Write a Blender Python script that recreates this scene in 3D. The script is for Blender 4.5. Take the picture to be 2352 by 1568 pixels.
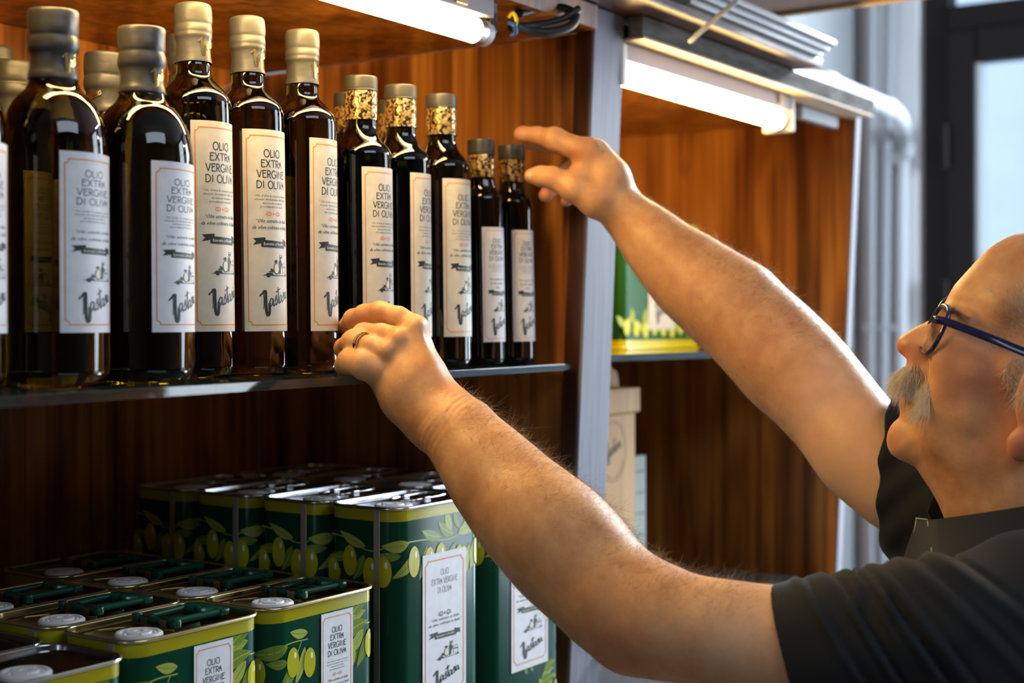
import bpy, bmesh, math, random
import numpy as np
from mathutils import Vector, Matrix

SC = bpy.context.scene
for o in list(bpy.data.objects):
    bpy.data.objects.remove(o)

# ------------------------------------------------------------------ camera
FPX = 3300.0                      # focal length in pixels of the 2352 px frame
CX, HY = 1176.0, 745.0            # principal column and horizon row
TH = math.radians(34.0)           # angle between shelf direction and view
FWD = Vector((math.cos(TH), math.sin(TH), 0))
RGT = Vector((math.sin(TH), -math.cos(TH), 0))
UP = Vector((0, 0, 1))
ZC = 1.5
CAM = Vector((0, 0, ZC))
cam_data = bpy.data.cameras.new('camera')
cam = bpy.data.objects.new('camera', cam_data)
SC.collection.objects.link(cam)
m = Matrix((RGT, UP, -FWD)).transposed().to_4x4()
m.translation = CAM
cam.matrix_world = m
cam_data.sensor_width = 36.0
cam_data.lens = FPX / 2352.0 * 36.0
cam_data.shift_y = -(784.0 - HY) / 2352.0
cam_data.clip_start = 0.05
cam_data.dof.use_dof = True
cam_data.dof.focus_distance = 1.30
cam_data.dof.aperture_fstop = 4.5
SC.camera = cam

# ------------------------------------------------------------------ world, daylight, exposure
SC.view_settings.view_transform = 'Standard'
SC.view_settings.look = 'None'
SC.view_settings.exposure = 0.0
SC.view_settings.gamma = 1.0
SC.view_settings.use_curve_mapping = False
w = bpy.data.worlds.new('world')
SC.world = w
w.use_nodes = True
bg = w.node_tree.nodes['Background']
bg.inputs[0].default_value = (0.60, 0.78, 1.0, 1)
bg.inputs[1].default_value = 1.9


def area(name, loc, target, sx, sy, power, col):
    l = bpy.data.lights.new(name, 'AREA')
    l.shape = 'RECTANGLE'
    l.size, l.size_y = sx, sy
    l.energy = power
    l.color = col
    o = bpy.data.objects.new(name, l)
    o.location = loc
    d = Vector(target) - Vector(loc)
    o.rotation_euler = d.to_track_quat('-Z', 'Y').to_euler()
    SC.collection.objects.link(o)
    return o


# daylight through the glazed shop entrance in the end wall (x = 4.2): two door leaves and the transom
area('daylight_entrance', (4.12, -1.15, 1.75), (0, -1.15, 1.75), 1.0, 2.3, 62, (0.80, 0.90, 1.0))
area('daylight_door_leaf', (4.12, 0.52, 1.75), (0, 0.52, 1.75), 0.75, 2.2, 72, (0.80, 0.90, 1.0))
area('daylight_transom', (4.10, 0.30, 2.72), (1.6, 0.75, 1.3), 1.2, 0.45, 62, (0.85, 0.93, 1.0)).data.spread = math.radians(110)
# narrow window in the opposite wall
area('daylight_side_window', (-1.55, 0.35, 1.6), (1, 0.6, 1.5), 0.22, 1.2, 4, (0.62, 0.78, 1.0))
# added cool fill light that brightens the pale pier
area('added_pier_fill', (3.3, -2.4, 1.9), (4.15, 1.4, 1.6), 1.0, 1.6, 26, (0.72, 0.84, 1.0)).data.spread = math.radians(60)
# daylight from the high window behind the photographer
area('daylight_high_window', (0.5, -1.3, 2.92), (1.0, 0.95, 1.25), 2.0, 0.8, 30, (0.72, 0.84, 1.0))


def P(px, py, d):
    """world point seen at pixel (px,py) at depth d along the view"""
    return CAM + FWD * d + RGT * ((px - CX) / FPX * d) + UP * ((HY - py) / FPX * d)


def PY(px, py, Y):
    u = (px - CX) / FPX
    return P(px, py, Y / (math.sin(TH) - math.cos(TH) * u))


def PX(px, py, X):
    u = (px - CX) / FPX
    return P(px, py, X / (math.cos(TH) + math.sin(TH) * u))


# ------------------------------------------------------------------ materials
def s2l(c):
    return tuple((x / 12.92 if x <= 0.04045 else ((x + 0.055) / 1.055) ** 2.4) for x in c)


def mat(name, col, rough=0.5, metal=0.0, coat=0.0, spec=0.5, trans=0.0, ior=1.45, emit=None, estr=0.0, coat_rough=0.05):
    m = bpy.data.materials.new(name)
    m.use_nodes = True
    b = m.node_tree.nodes['Principled BSDF']
    b.inputs['Base Color'].default_value = (*col, 1)
    b.inputs['Roughness'].default_value = rough
    b.inputs['Metallic'].default_value = metal
    b.inputs['Coat Weight'].default_value = coat
    b.inputs['Coat Roughness'].default_value = coat_rough
    b.inputs['Specular IOR Level'].default_value = spec
    b.inputs['Transmission Weight'].default_value = trans
    b.inputs['IOR'].default_value = ior
    if emit:
        b.inputs['Emission Color'].default_value = (*emit, 1)
        b.inputs['Emission Strength'].default_value = estr
    m.diffuse_color = (*col, 1)
    return m


def nodes(m):
    return m.node_tree.nodes, m.node_tree.links, m.node_tree.nodes['Principled BSDF']


def add_noise(m, c1, c2, scale=(1, 1, 1), nscale=5.0, detail=4, bump=0.0, bdist=0.001, distort=0.0, lo=0.3, hi=0.7, rough=0.5, coord='Object'):
    N, L, B = nodes(m)
    tc = N.new('ShaderNodeTexCoord')
    mp = N.new('ShaderNodeMapping')
    mp.inputs['Scale'].default_value = scale
    nz = N.new('ShaderNodeTexNoise')
    nz.inputs['Scale'].default_value = nscale
    nz.inputs['Detail'].default_value = detail
    nz.inputs['Roughness'].default_value = rough
    nz.inputs['Distortion'].default_value = distort
    cr = N.new('ShaderNodeValToRGB')
    cr.color_ramp.elements[0].position = lo
    cr.color_ramp.elements[1].position = hi
    cr.color_ramp.elements[0].color = (*c1, 1)
    cr.color_ramp.elements[1].color = (*c2, 1)
    L.new(tc.outputs[coord], mp.inputs[0])
    L.new(mp.outputs[0], nz.inputs['Vector'])
    L.new(nz.outputs['Fac'], cr.inputs[0])
    L.new(cr.outputs[0], B.inputs['Base Color'])
    if bump:
        bp = N.new('ShaderNodeBump')
        bp.inputs['Strength'].default_value = bump
        bp.inputs['Distance'].default_value = bdist
        L.new(nz.outputs['Fac'], bp.inputs['Height'])
        L.new(bp.outputs[0], B.inputs['Normal'])
    return nz, cr


def wood(name, dark, mid, light, seed=0.0, rough=0.32, coat=0.25, knots=True):
    """varnished softwood with vertical grain, cathedral figure and a few knots"""
    m = mat(name, mid, rough=rough, coat=coat, coat_rough=0.18)
    N, L, B = nodes(m)
    tc = N.new('ShaderNodeTexCoord')
    off = N.new('ShaderNodeMapping')
    off.inputs['Location'].default_value = (seed, seed * 1.7, seed * 0.3)
    L.new(tc.outputs['Object'], off.inputs[0])
    # slow warp for the cathedral figure
    wmap = N.new('ShaderNodeMapping')
    wmap.inputs['Scale'].default_value = (5, 5, 1.1)
    L.new(off.outputs[0], wmap.inputs[0])
    wn = N.new('ShaderNodeTexNoise')
    wn.inputs['Scale'].default_value = 1.6
    wn.inputs['Detail'].default_value = 2
    L.new(wmap.outputs[0], wn.inputs['Vector'])
    # rings = fract-like wave of the warp
    mul = N.new('ShaderNodeMath'); mul.operation = 'MULTIPLY'; mul.inputs[1].default_value = 34
    L.new(wn.outputs['Fac'], mul.inputs[0])
    sn = N.new('ShaderNodeMath'); sn.operation = 'SINE'
    L.new(mul.outputs[0], sn.inputs[0])
    # fine fibres
    fmap = N.new('ShaderNodeMapping')
    fmap.inputs['Scale'].default_value = (60, 60, 1.4)
    L.new(off.outputs[0], fmap.inputs[0])
    fn = N.new('ShaderNodeTexNoise')
    fn.inputs['Scale'].default_value = 1.3
    fn.inputs['Detail'].default_value = 6
    L.new(fmap.outputs[0], fn.inputs['Vector'])
    # broad patches
    pmap = N.new('ShaderNodeMapping')
    pmap.inputs['Scale'].default_value = (11, 11, 1.6)
    L.new(off.outputs[0], pmap.inputs[0])
    pn = N.new('ShaderNodeTexNoise')
    pn.inputs['Scale'].default_value = 1.0
    pn.inputs['Detail'].default_value = 3
    L.new(pmap.outputs[0], pn.inputs['Vector'])
    a1 = N.new('ShaderNodeMath'); a1.operation = 'MULTIPLY_ADD'; a1.inputs[1].default_value = 0.07
    L.new(sn.outputs[0], a1.inputs[0]); L.new(fn.outputs['Fac'], a1.inputs[2])
    a2 = N.new('ShaderNodeMath'); a2.operation = 'MULTIPLY_ADD'; a2.inputs[1].default_value = 1.1
    L.new(pn.outputs['Fac'], a2.inputs[0]); L.new(a1.outputs[0], a2.inputs[2])
    a3 = N.new('ShaderNodeMath'); a3.operation = 'MULTIPLY_ADD'
    a3.inputs[1].default_value = 0.48; a3.inputs[2].default_value = 0.0
    L.new(a2.outputs[0], a3.inputs[0])
    cr = N.new('ShaderNodeValToRGB')
    e = cr.color_ramp.elements
    e[0].position = 0.38; e[0].color = (*dark, 1)
    e[1].position = 0.64; e[1].color = (*light, 1)
    k = e.new(0.50); k.color = (*mid, 1)
    L.new(a3.outputs[0], cr.inputs[0])
    out = cr.outputs[0]
    if knots:
        kmap = N.new('ShaderNodeMapping')
        kmap.inputs['Scale'].default_value = (6.0, 6.0, 3.6)
        L.new(off.outputs[0], kmap.inputs[0])
        vo = N.new('ShaderNodeTexVoronoi')
        vo.inputs['Scale'].default_value = 1.0
        L.new(kmap.outputs[0], vo.inputs['Vector'])
        kr = N.new('ShaderNodeValToRGB')
        kr.color_ramp.elements[0].position = 0.04; kr.color_ramp.elements[0].color = (1, 1, 1, 1)
        kr.color_ramp.elements[1].position = 0.15; kr.color_ramp.elements[1].color = (0, 0, 0, 1)
        L.new(vo.outputs['Distance'], kr.inputs[0])
        mx = N.new('ShaderNodeMix'); mx.data_type = 'RGBA'
        mx.inputs[7].default_value = (dark[0] * 0.5, dark[1] * 0.5, dark[2] * 0.5, 1)
        L.new(kr.outputs[0], mx.inputs[0]); L.new(out, mx.inputs[6])
        out = mx.outputs[2]
    L.new(out, B.inputs['Base Color'])
    bp = N.new('ShaderNodeBump')
    bp.inputs['Strength'].default_value = 0.25
    bp.inputs['Distance'].default_value = 0.0006
    L.new(fn.outputs['Fac'], bp.inputs['Height'])
    L.new(bp.outputs[0], B.inputs['Normal'])
    return m


M = {}
M['wood'] = wood('varnished_pine', (0.10, 0.026, 0.006), (0.33, 0.115, 0.020), (0.62, 0.26, 0.05))
M['wood_side'] = wood('varnished_pine_side', (0.10, 0.026, 0.006), (0.30, 0.105, 0.019), (0.58, 0.24, 0.045), seed=3.3)
M['wood_right'] = wood('varnished_pine_right', (0.11, 0.030, 0.006), (0.34, 0.115, 0.020), (0.60, 0.25, 0.045), seed=7.7)
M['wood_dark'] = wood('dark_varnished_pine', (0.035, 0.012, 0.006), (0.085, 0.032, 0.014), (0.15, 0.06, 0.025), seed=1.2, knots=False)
M['post'] = mat('post_front_paint', (0.30, 0.31, 0.36), rough=0.5, spec=0.3)
add_noise(M['post'], (0.16, 0.17, 0.215), (0.23, 0.24, 0.30), scale=(60, 60, 1.5), nscale=2, bump=0.1, bdist=0.0005)
M['header'] = mat('grey_header_board', (0.20, 0.19, 0.19), rough=0.9, spec=0.1)
add_noise(M['header'], (0.07, 0.065, 0.06), (0.20, 0.19, 0.18), scale=(6, 20, 30), nscale=3, detail=6)
M['cream'] = mat('lit_edge_and_clip_cream', (0.50, 0.38, 0.24), rough=0.5)  # cream holds the light on soffit and board edge; also the clip's colour
M['alu'] = mat('aluminium', (0.26, 0.26, 0.27), rough=0.45, metal=0.7)
M['batten'] = mat('white_enamel', (0.30, 0.27, 0.28), rough=0.4)
M['white_plastic'] = mat('white_plastic', (0.72, 0.72, 0.70), rough=0.35)
M['black_plastic'] = mat('black_plastic', (0.02, 0.02, 0.025), rough=0.4)
M['tube'] = mat('fluorescent_tube', (1, 1, 1), emit=(1.0, 0.65, 0.235), estr=74.0)
M['tube_cap'] = mat('tube_end_metal', (0.6, 0.6, 0.62), rough=0.3, metal=1.0)
M['shelf_glass'] = mat('smoked_shelf_glass', (0.10, 0.16, 0.17), rough=0.03, trans=0.9, ior=1.5)
M['wall'] = mat('grey_plaster', (0.42, 0.44, 0.46), rough=0.9)
add_noise(M['wall'], (0.24, 0.26, 0.27), (0.30, 0.32, 0.33), nscale=3, detail=6, bump=0.15, bdist=0.003)
M['wall_light'] = mat('light_plaster', (0.72, 0.76, 0.80), rough=0.9)
add_noise(M['wall_light'], (0.70, 0.74, 0.77), (0.78, 0.81, 0.84), nscale=3, detail=6, bump=0.1, bdist=0.003)
M['ceiling'] = mat('ceiling_paint', (0.30, 0.29, 0.28), rough=0.9)
M['floor'] = mat('floor_tile', (0.20, 0.17, 0.15), rough=0.4)
add_noise(M['floor'], (0.16, 0.14, 0.12), (0.26, 0.23, 0.20), nscale=8)
M['door'] = mat('dark_bronze_frame', (0.014, 0.011, 0.011), rough=0.55, spec=0.2)
M['pane'] = mat('door_glass', (0.95, 0.98, 1.0), rough=0.0, trans=1.0, ior=1.02, spec=0.2)
M['pipe'] = mat('pvc_pipe', (0.50, 0.54, 0.57), rough=0.35)
M['pipe_grey'] = mat('corrugated_conduit', (0.36, 0.39, 0.42), rough=0.5)


# ------------------------------------------------------------------ object helpers
def link(name, me, parent=None, mats=None, loc=None):
    o = bpy.data.objects.new(name, me)
    SC.collection.objects.link(o)
    if parent is not None:
        o.parent = parent
    if mats is not None:
        for mm in (mats if isinstance(mats, (list, tuple)) else [mats]):
            me.materials.append(mm)
    if loc is not None:
        o.location = loc
    return o


def obj(name, bm, mats, parent=None, smooth=False, angle=None):
    me = bpy.data.meshes.new(name)
    bm.normal_update()
    bm.to_mesh(me)
    bm.free()
    if smooth:
        me.polygons.foreach_set('use_smooth', [True] * len(me.polygons))
        if angle:
            me.set_sharp_from_angle(angle=math.radians(angle))
    return link(name, me, parent, mats)


def empty(name, loc=(0, 0, 0), rz=0.0):
    o = bpy.data.objects.new(name, None)
    o.location = loc
    o.rotation_euler = (0, 0, rz)
    o.empty_display_size = 0.05
    SC.collection.objects.link(o)
    return o


def tag(o, label=None, cat=None, group=None, kind=None):
    if label: o['label'] = label
    if cat: o['category'] = cat
    if group: o['group'] = group
    if kind: o['kind'] = kind
    return o


def add_box(bm, lo, hi, bevel=0.0, mi=0, shear=None):
    r = bmesh.ops.create_cube(bm, size=1.0)
    vs = r['verts']
    lo, hi = Vector(lo), Vector(hi)
    for v in vs:
        v.co = Vector((lo[i] + (v.co[i] + 0.5) * (hi[i] - lo[i]) for i in range(3)))
        if shear:
            v.co.y += shear * (v.co.z - shear_ref)
    fs = set(f for v in vs for f in v.link_faces)
    for f in fs: f.material_index = mi
    if bevel:
        es = list(set(e for v in vs for e in v.link_edges))
        bmesh.ops.bevel(bm, geom=es, offset=bevel, segments=2, affect='EDGES', profile=0.5)


shear_ref = ZC + 0.346


def box(name, lo, hi, m, parent=None, bevel=0.0, shear=None):
    bm = bmesh.new()
    add_box(bm, lo, hi, bevel, 0, shear)
    return obj(name, bm, m, parent)


def add_lathe(bm, prof, seg=48, mi=0, cx=0, cy=0, cap=True):
    rings = []
    for (r, z) in prof:
        if r < 1e-6:
            rings.append([bm.verts.new((cx, cy, z))])
        else:
            rings.append([bm.verts.new((cx + r * math.cos(2 * math.pi * i / seg), cy + r * math.sin(2 * math.pi * i / seg), z)) for i in range(seg)])
    for a, b in zip(rings, rings[1:]):
        for i in range(seg):
            j = (i + 1) % seg
            if len(a) == 1 and len(b) == 1: continue
            if len(a) == 1: f = bm.faces.new((a[0], b[j], b[i]))
            elif len(b) == 1: f = bm.faces.new((a[i], a[j], b[0]))
            else: f = bm.faces.new((a[i], a[j], b[j], b[i]))
            f.material_index = mi
    return rings


def add_tube(bm, pts, rad, seg=10, mi=0, closed=False, caps=True, ell=None):
    pts = [Vector(p) for p in pts]
    n = len(pts)
    rs = rad if isinstance(rad, (list, tuple)) else [rad] * n
    rings = []
    up = None
    for i, p in enumerate(pts):
        if closed:
            t = (pts[(i + 1) % n] - pts[i - 1]).normalized()
        else:
            t = (pts[min(i + 1, n - 1)] - pts[max(i - 1, 0)]).normalized()
        if up is None:
            up = Vector((0, 0, 1)) if abs(t.z) < 0.9 else Vector((1, 0, 0))
        a = t.cross(up)
        if a.length < 1e-6: a = t.orthogonal()
        a.normalize()
        b = a.cross(t).normalized()
        up = b
        rings.append([bm.verts.new(p + (a * math.cos(2 * math.pi * k / seg) + b * math.sin(2 * math.pi * k / seg)) * rs[i]) for k in range(seg)])
    rng = range(n) if closed else range(n - 1)
    for i in rng:
        A, B = rings[i], rings[(i + 1) % n]
        for k in range(seg):
            f = bm.faces.new((A[k], A[(k + 1) % seg], B[(k + 1) % seg], B[k]))
            f.material_index = mi
    if caps and not closed:
        f = bm.faces.new(list(reversed(rings[0]))); f.material_index = mi
        f = bm.faces.new(rings[-1]); f.material_index = mi


def spline(pts, n=8):
    """Catmull-Rom through the points"""
    pts = [Vector(p) for p in pts]
    P_ = [pts[0] * 2 - pts[1]] + pts + [pts[-1] * 2 - pts[-2]]
    out = []
    for i in range(1, len(P_) - 2):
        for k in range(n):
            t = k / n
            a, b, c, d = P_[i - 1], P_[i], P_[i + 1], P_[i + 2]
            out.append(0.5 * ((2 * b) + (c - a) * t + (2 * a - 5 * b + 4 * c - d) * t * t + (3 * b - a - 3 * c + d) * t ** 3))
    out.append(pts[-1])
    return out


def copy_tree(o, parent=None):
    c = o.copy()
    SC.collection.objects.link(c)
    if parent is not None: c.parent = parent
    for ch in list(o.children):
        copy_tree(ch, c)
    return c


# ------------------------------------------------------------------ room shell
def Z(rel): return ZC + rel

tag(box('floor', (-1.8, -2.6, -0.1), (5.2, 2.2, 0), M['floor']), kind='structure')
tag(box('ceiling', (-1.8, -2.6, 3.05), (4.4, 2.2, 3.15), M['ceiling']), kind='structure')
tag(box('wall_back', (-1.8, 1.56, 0), (4.4, 1.66, 3.05), M['wall']), kind='structure')
M['wall_dark'] = mat('dark_panelled_wall', (0.055, 0.040, 0.030), rough=0.6)
tag(box('wall_left', (-1.9, -2.6, 0), (-1.8, 2.2, 3.05), M['wall_dark']), kind='structure')
tag(box('wall_front', (-1.8, -2.7, 0), (4.4, -2.6, 3.05), M['wall_dark']), kind='structure')
XE = 4.2
bm = bmesh.new()
add_box(bm, (XE, 1.36, 0), (XE + 0.12, 1.56, 3.05))
add_box(bm, (XE, -2.6, 0), (XE + 0.12, -1.75, 3.05))
add_box(bm, (XE, -1.75, 2.95), (XE + 0.12, 1.36, 3.05))
tag(obj('wall_right', bm, M['wall_light']), kind='structure')
# shallow pale pier that carries the pipes
tag(box('trim_1', (XE - 0.03, 1.372, 0), (XE - 0.001, 1.53, 3.04), M['wall_light'], bevel=0.004), kind='structure')

# glazed door: dark bronze stiles, rails, panes
dr = empty('door_1', (XE, 1.36, 0)); tag(dr, kind='structure')


def part_box(name, parent, lo, hi, m, bevel=0.0):
    o = box(name, lo, hi, m, None, bevel)
    o.parent = parent
    o.matrix_parent_inverse = Matrix.Translation(-Vector(parent.location))
    return o


part_box('jamb', dr, (XE - 0.02, 1.285, 0), (XE + 0.06, 1.36, 2.94), M['door'], 0.004)
part_box('stile', dr, (XE - 0.045, 1.205, 0.02), (XE + 0.02, 1.283, 2.25 + 0.10), M['door'], 0.006)
part_box('stile_bead', dr, (XE - 0.035, 1.188, 0.22), (XE + 0.01, 1.204, 2.25), M['pipe'], 0.002)
part_box('top_rail', dr, (XE - 0.045, 0.30, 2.252), (XE + 0.02, 1.203, 2.35), M['door'], 0.006)
part_box('lintel', dr, (XE - 0.03, -1.75, 2.352), (XE + 0.06, 1.284, 2.425), M['door'], 0.004)
part_box('bottom_rail', dr, (XE - 0.045, 0.30, 0.02), (XE + 0.02, 1.203, 0.22), M['door'], 0.006)
part_box('stile', dr, (XE - 0.045, 0.22, 0.02), (XE + 0.02, 0.298, 2.35), M['door'], 0.006)
part_box('pane', dr, (XE - 0.008, 0.30, 0.22), (XE - 0.002, 1.187, 2.25), M['pane'])
part_box('transom_pane', dr, (XE - 0.008, -1.75, 2.426), (XE - 0.002, 1.284, 2.94), M['pane'])
part_box('side_pane', dr, (XE - 0.008, -1.75, 0.02), (XE - 0.002, 0.219, 2.35), M['pane'])
for zz in (1.95, 1.50):
    bm = bmesh.new()
    add_tube(bm, [(XE - 0.06, 1.284, zz), (XE - 0.06, 1.284, zz + 0.13)], 0.011, 12)
    h = obj('hinge', bm, M['door'], None, True, 40)
    h.parent = dr; h.matrix_parent_inverse = Matrix.Translation(-Vector(dr.location))
# pale house front across the street, seen through the pane
tag(box('wall_outside', (6.6, -3.0, 0), (6.7, 5.0, 4.5), M['wall_light']), kind='structure')

# pipes and conduit on the pier
def pipe(name, pts, r, m, label, cat='pipe', n=8, ribs=None, group=None, collars=()):
    bm = bmesh.new()
    sp = spline(pts, n)
    if ribs:
        # corrugation: resample and modulate radius
        out, rr = [], []
        tot = 0
        for a, b in zip(sp, sp[1:]):
            L_ = (b - a).length
            k = max(2, int(L_ / ribs * 4))
            for i in range(k):
                out.append(a.lerp(b, i / k)); rr.append(r * (1 + 0.07 * math.sin((tot + L_ * i / k) / ribs * 2 * math.pi)))
            tot += L_
        add_tube(bm, out, rr, 12)
    else:
        add_tube(bm, sp, r, 16)
    for c in collars:
        a, b = Vector(c[0]), Vector(c[1])
        add_tube(bm, [a, b], r * 1.22, 16)
    return tag(obj(name, bm, m, None, True, 50), label, cat, group)


XP = XE - 0.06
def Q(px, py, X=XP): return PX(px, py, X)
pipe('water_pipe', [Q(2004, -260), Q(2004, 400), Q(2004, 900), Q(2004, 1700)], 0.012, M['pipe'], 'straight white pipe running down the pale pier, leftmost of the vertical pipes')
pipe('corrugated_conduit', [Q(2052, -260), Q(2040, 200), Q(2034, 600), Q(2030, 1000), Q(2028, 1700)], 0.015, M['pipe_grey'], 'ribbed grey conduit running down the pale pier', 'conduit', ribs=0.011)
pipe('elbow_pipe', [P(1800, 176, 2.75), P(1850, 182, 2.85), P(1905, 190, 3.0), P(1960, 212, 3.25), P(2042, 246, 3.75), P(2068, 268, 3.9), Q(2082, 310), Q(2086, 350), Q(2074, 400, XE - 0.05), Q(2072, 700, XE - 0.05), Q(2071, 1100, XE - 0.05), Q(2070, 1700, XE - 0.05)], 0.019, M['pipe'],
     'white pipe with elbows bending from cabinet top down the pale pier', collars=[(P(1885, 186, 2.95), P(1908, 191, 3.01)), (P(2030, 241, 3.7), P(2046, 248, 3.77))])
bm = bmesh.new()
add_box(bm, tuple(Q(2058, 362) - Vector((0.01, 0.03, 0.02))), tuple(Q(2058, 362) + Vector((0.02, 0.03, 0.02))), 0.004)
tag(obj('pipe_clip', bm, M['pipe_grey']), 'grey clip holding the elbow pipe to the pier', 'clip')
bm = bmesh.new()
add_box(bm, tuple(Q(2022, 752) - Vector((0.01, 0.05, 0.01))), tuple(Q(2022, 752) + Vector((0.01, 0.05, 0.01))), 0.003)
tag(obj('pipe_clip', bm, M['pipe_grey']), 'small grey strap across the pipes at nose height', 'clip')
# ------------------------------------------------------------------ shelving
SH = -0.045


def prism(name, xs, yf_top, yf_bot, yb, z0, z1, m, parent, bevel=0.0):
    """upright slab whose front edge leans: yf at the top, another at the bottom"""
    bm = bmesh.new()
    x0, x1 = xs
    v = [bm.verts.new(c) for c in [(x0, yf_bot, z0), (x1, yf_bot, z0), (x1, yb, z0), (x0, yb, z0), (x0, yf_top, z1), (x1, yf_top, z1), (x1, yb if not callable(yb) else yb, z1), (x0, yb, z1)]]
    for f in [(3, 2, 1, 0), (4, 5, 6, 7), (0, 1, 5, 4), (1, 2, 6, 5), (2, 3, 7, 6), (3, 0, 4, 7)]:
        bm.faces.new([v[i] for i in f])
    if bevel:
        bmesh.ops.bevel(bm, geom=list(bm.edges), offset=bevel, segments=2, affect='EDGES', profile=0.5)
    return obj(name, bm, m, parent)


def leanY(y, z): return y + SH * (z - Z(0.346))


cab1 = empty('shelving_cabinet'); tag(cab1, 'varnished orange-brown pine shelving cabinet holding the oil bottles', 'cabinet')
cab2 = empty('shelving_cabinet'); tag(cab2, 'varnished pine shelving cabinet to the right of the pale upright, mostly empty', 'cabinet')
ZT, ZCL = Z(0.375), Z(0.346)
# back panels of separate boards
def boards(parent, x0, x1, n, m):
    for i in range(n):
        a = x0 + (x1 - x0) * i / n; b = x0 + (x1 - x0) * (i + 1) / n
        box('back_board', (a + 0.0004, 1.41, 0.02), (b - 0.0004, 1.428, ZCL), m, parent, 0.0008)
boards(cab1, 0.30, 1.46, 6, M['wood'])
boards(cab2, 1.53, 2.33, 4, M['wood_right'])
box('top_panel', (0.30, 0.86, ZCL + 0.0005), (1.455, 1.428, ZT - 0.001), M['wood'], cab1)
box('top_panel', (1.535, 0.885, ZCL + 0.0005), (2.33, 1.428, ZT - 0.001), M['wood_right'], cab2)
prism('side_panel', (1.462, 1.528), leanY(0.892, ZT), leanY(0.892, 0), 1.409, 0.0, ZCL, M['wood_side'], cab1)
box('side_panel', (0.28, 0.90, 0), (0.298, 1.428, ZT), M['wood'], cab1)
prism('side_panel', (2.332, 2.350), leanY(0.895, ZT), leanY(0.895, 0), 1.428, 0.0, ZT, M['wood_right'], cab2)
# front stiles: a slanted bar each
def stile(parent, x0, x1, yf, depth, zt, wm, fm, face=0.004):
    for nm, a, b, mm in (('stile', yf + face, yf + depth, wm), ('stile_face', yf, yf + face - 0.0002, fm)):
        bm = bmesh.new()
        vs = []
        for z in (0.0, zt):
            for (x, y) in ((x0, a), (x1, a), (x1, b), (x0, b)):
                vs.append(bm.verts.new((x, leanY(y, z), z)))
        for f in [(3, 2, 1, 0), (4, 5, 6, 7), (0, 1, 5, 4), (1, 2, 6, 5), (2, 3, 7, 6), (3, 0, 4, 7)]:
            bm.faces.new([vs[i] for i in f])
        bmesh.ops.bevel(bm, geom=list(bm.edges), offset=0.0012, segments=2, affect='EDGES', profile=0.5)
        o = obj(nm, bm, mm, parent)
        if nm == 'stile_face': o['label'] = 'pale blue-grey front face of the upright'
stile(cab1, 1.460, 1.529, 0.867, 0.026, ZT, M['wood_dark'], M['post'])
stile(cab2, 2.330, 2.352, 0.872, 0.026, ZT - 0.02, M['wood_right'], M['post'])
# lit wood inner face of the first upright
# lower shelves
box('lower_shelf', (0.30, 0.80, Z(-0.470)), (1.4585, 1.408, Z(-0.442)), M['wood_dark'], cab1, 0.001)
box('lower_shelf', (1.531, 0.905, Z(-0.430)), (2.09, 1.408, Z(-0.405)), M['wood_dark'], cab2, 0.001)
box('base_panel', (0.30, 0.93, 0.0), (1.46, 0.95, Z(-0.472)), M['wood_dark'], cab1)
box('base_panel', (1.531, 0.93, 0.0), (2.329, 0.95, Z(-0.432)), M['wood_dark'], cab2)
# header board, shadow gap and underside of the right cabinet, its lamplight coloured in cream
box('header_board', (1.531, 0.842, ZCL + 0.003), (2.335, 0.862, ZT), M['header'], cab2, 0.0015)
hs = box('header_soffit', (1.531, 0.840, ZCL), (2.322, 0.884, ZCL + 0.0028), M['cream'], cab2); hs['label'] = 'soffit strip under the header, lamplight coloured in as cream'
# cornice
cor = empty('cornice'); tag(cor, 'dark wooden cornice with ribbed silver profile above both cabinets', 'cornice')
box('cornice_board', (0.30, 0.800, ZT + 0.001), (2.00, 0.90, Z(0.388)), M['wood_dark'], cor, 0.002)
bm = bmesh.new()
for i, (y, z) in enumerate(((0.792, 0.3885), (0.784, 0.3965), (0.776, 0.4045))):
    add_box(bm, (1.56, y, Z(z)), (2.0 - 0.012 * (3 - i) * 0.5, 0.86, Z(z + 0.0078)), 0.0015)
obj('silver_profile', bm, M['alu'], cor)
# hanging board above, the light on its end rail coloured in
hb = empty('overhead_board'); tag(hb, 'dark wooden overhead board with its edge light coloured in cream above the right cabinet', 'board')
box('board', (1.58, 0.50, Z(0.452)), (1.945, 0.93, Z(0.472)), M['wood_dark'], hb, 0.002)
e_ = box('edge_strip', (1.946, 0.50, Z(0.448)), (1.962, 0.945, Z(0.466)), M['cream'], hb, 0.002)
# cable dangling before the cornice
bm = bmesh.new()
add_tube(bm, spline([P(1585, 95, 1.80), P(1598, 82, 1.79), P(1640, 45, 1.77), P(1690, 2, 1.75), P(1740, -60, 1.75)], 8), 0.0032, 8)
tag(obj('loose_cable', bm, M['pipe_grey'], None, True), 'pale loose cable hanging in front of the cornice', 'cable')

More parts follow.
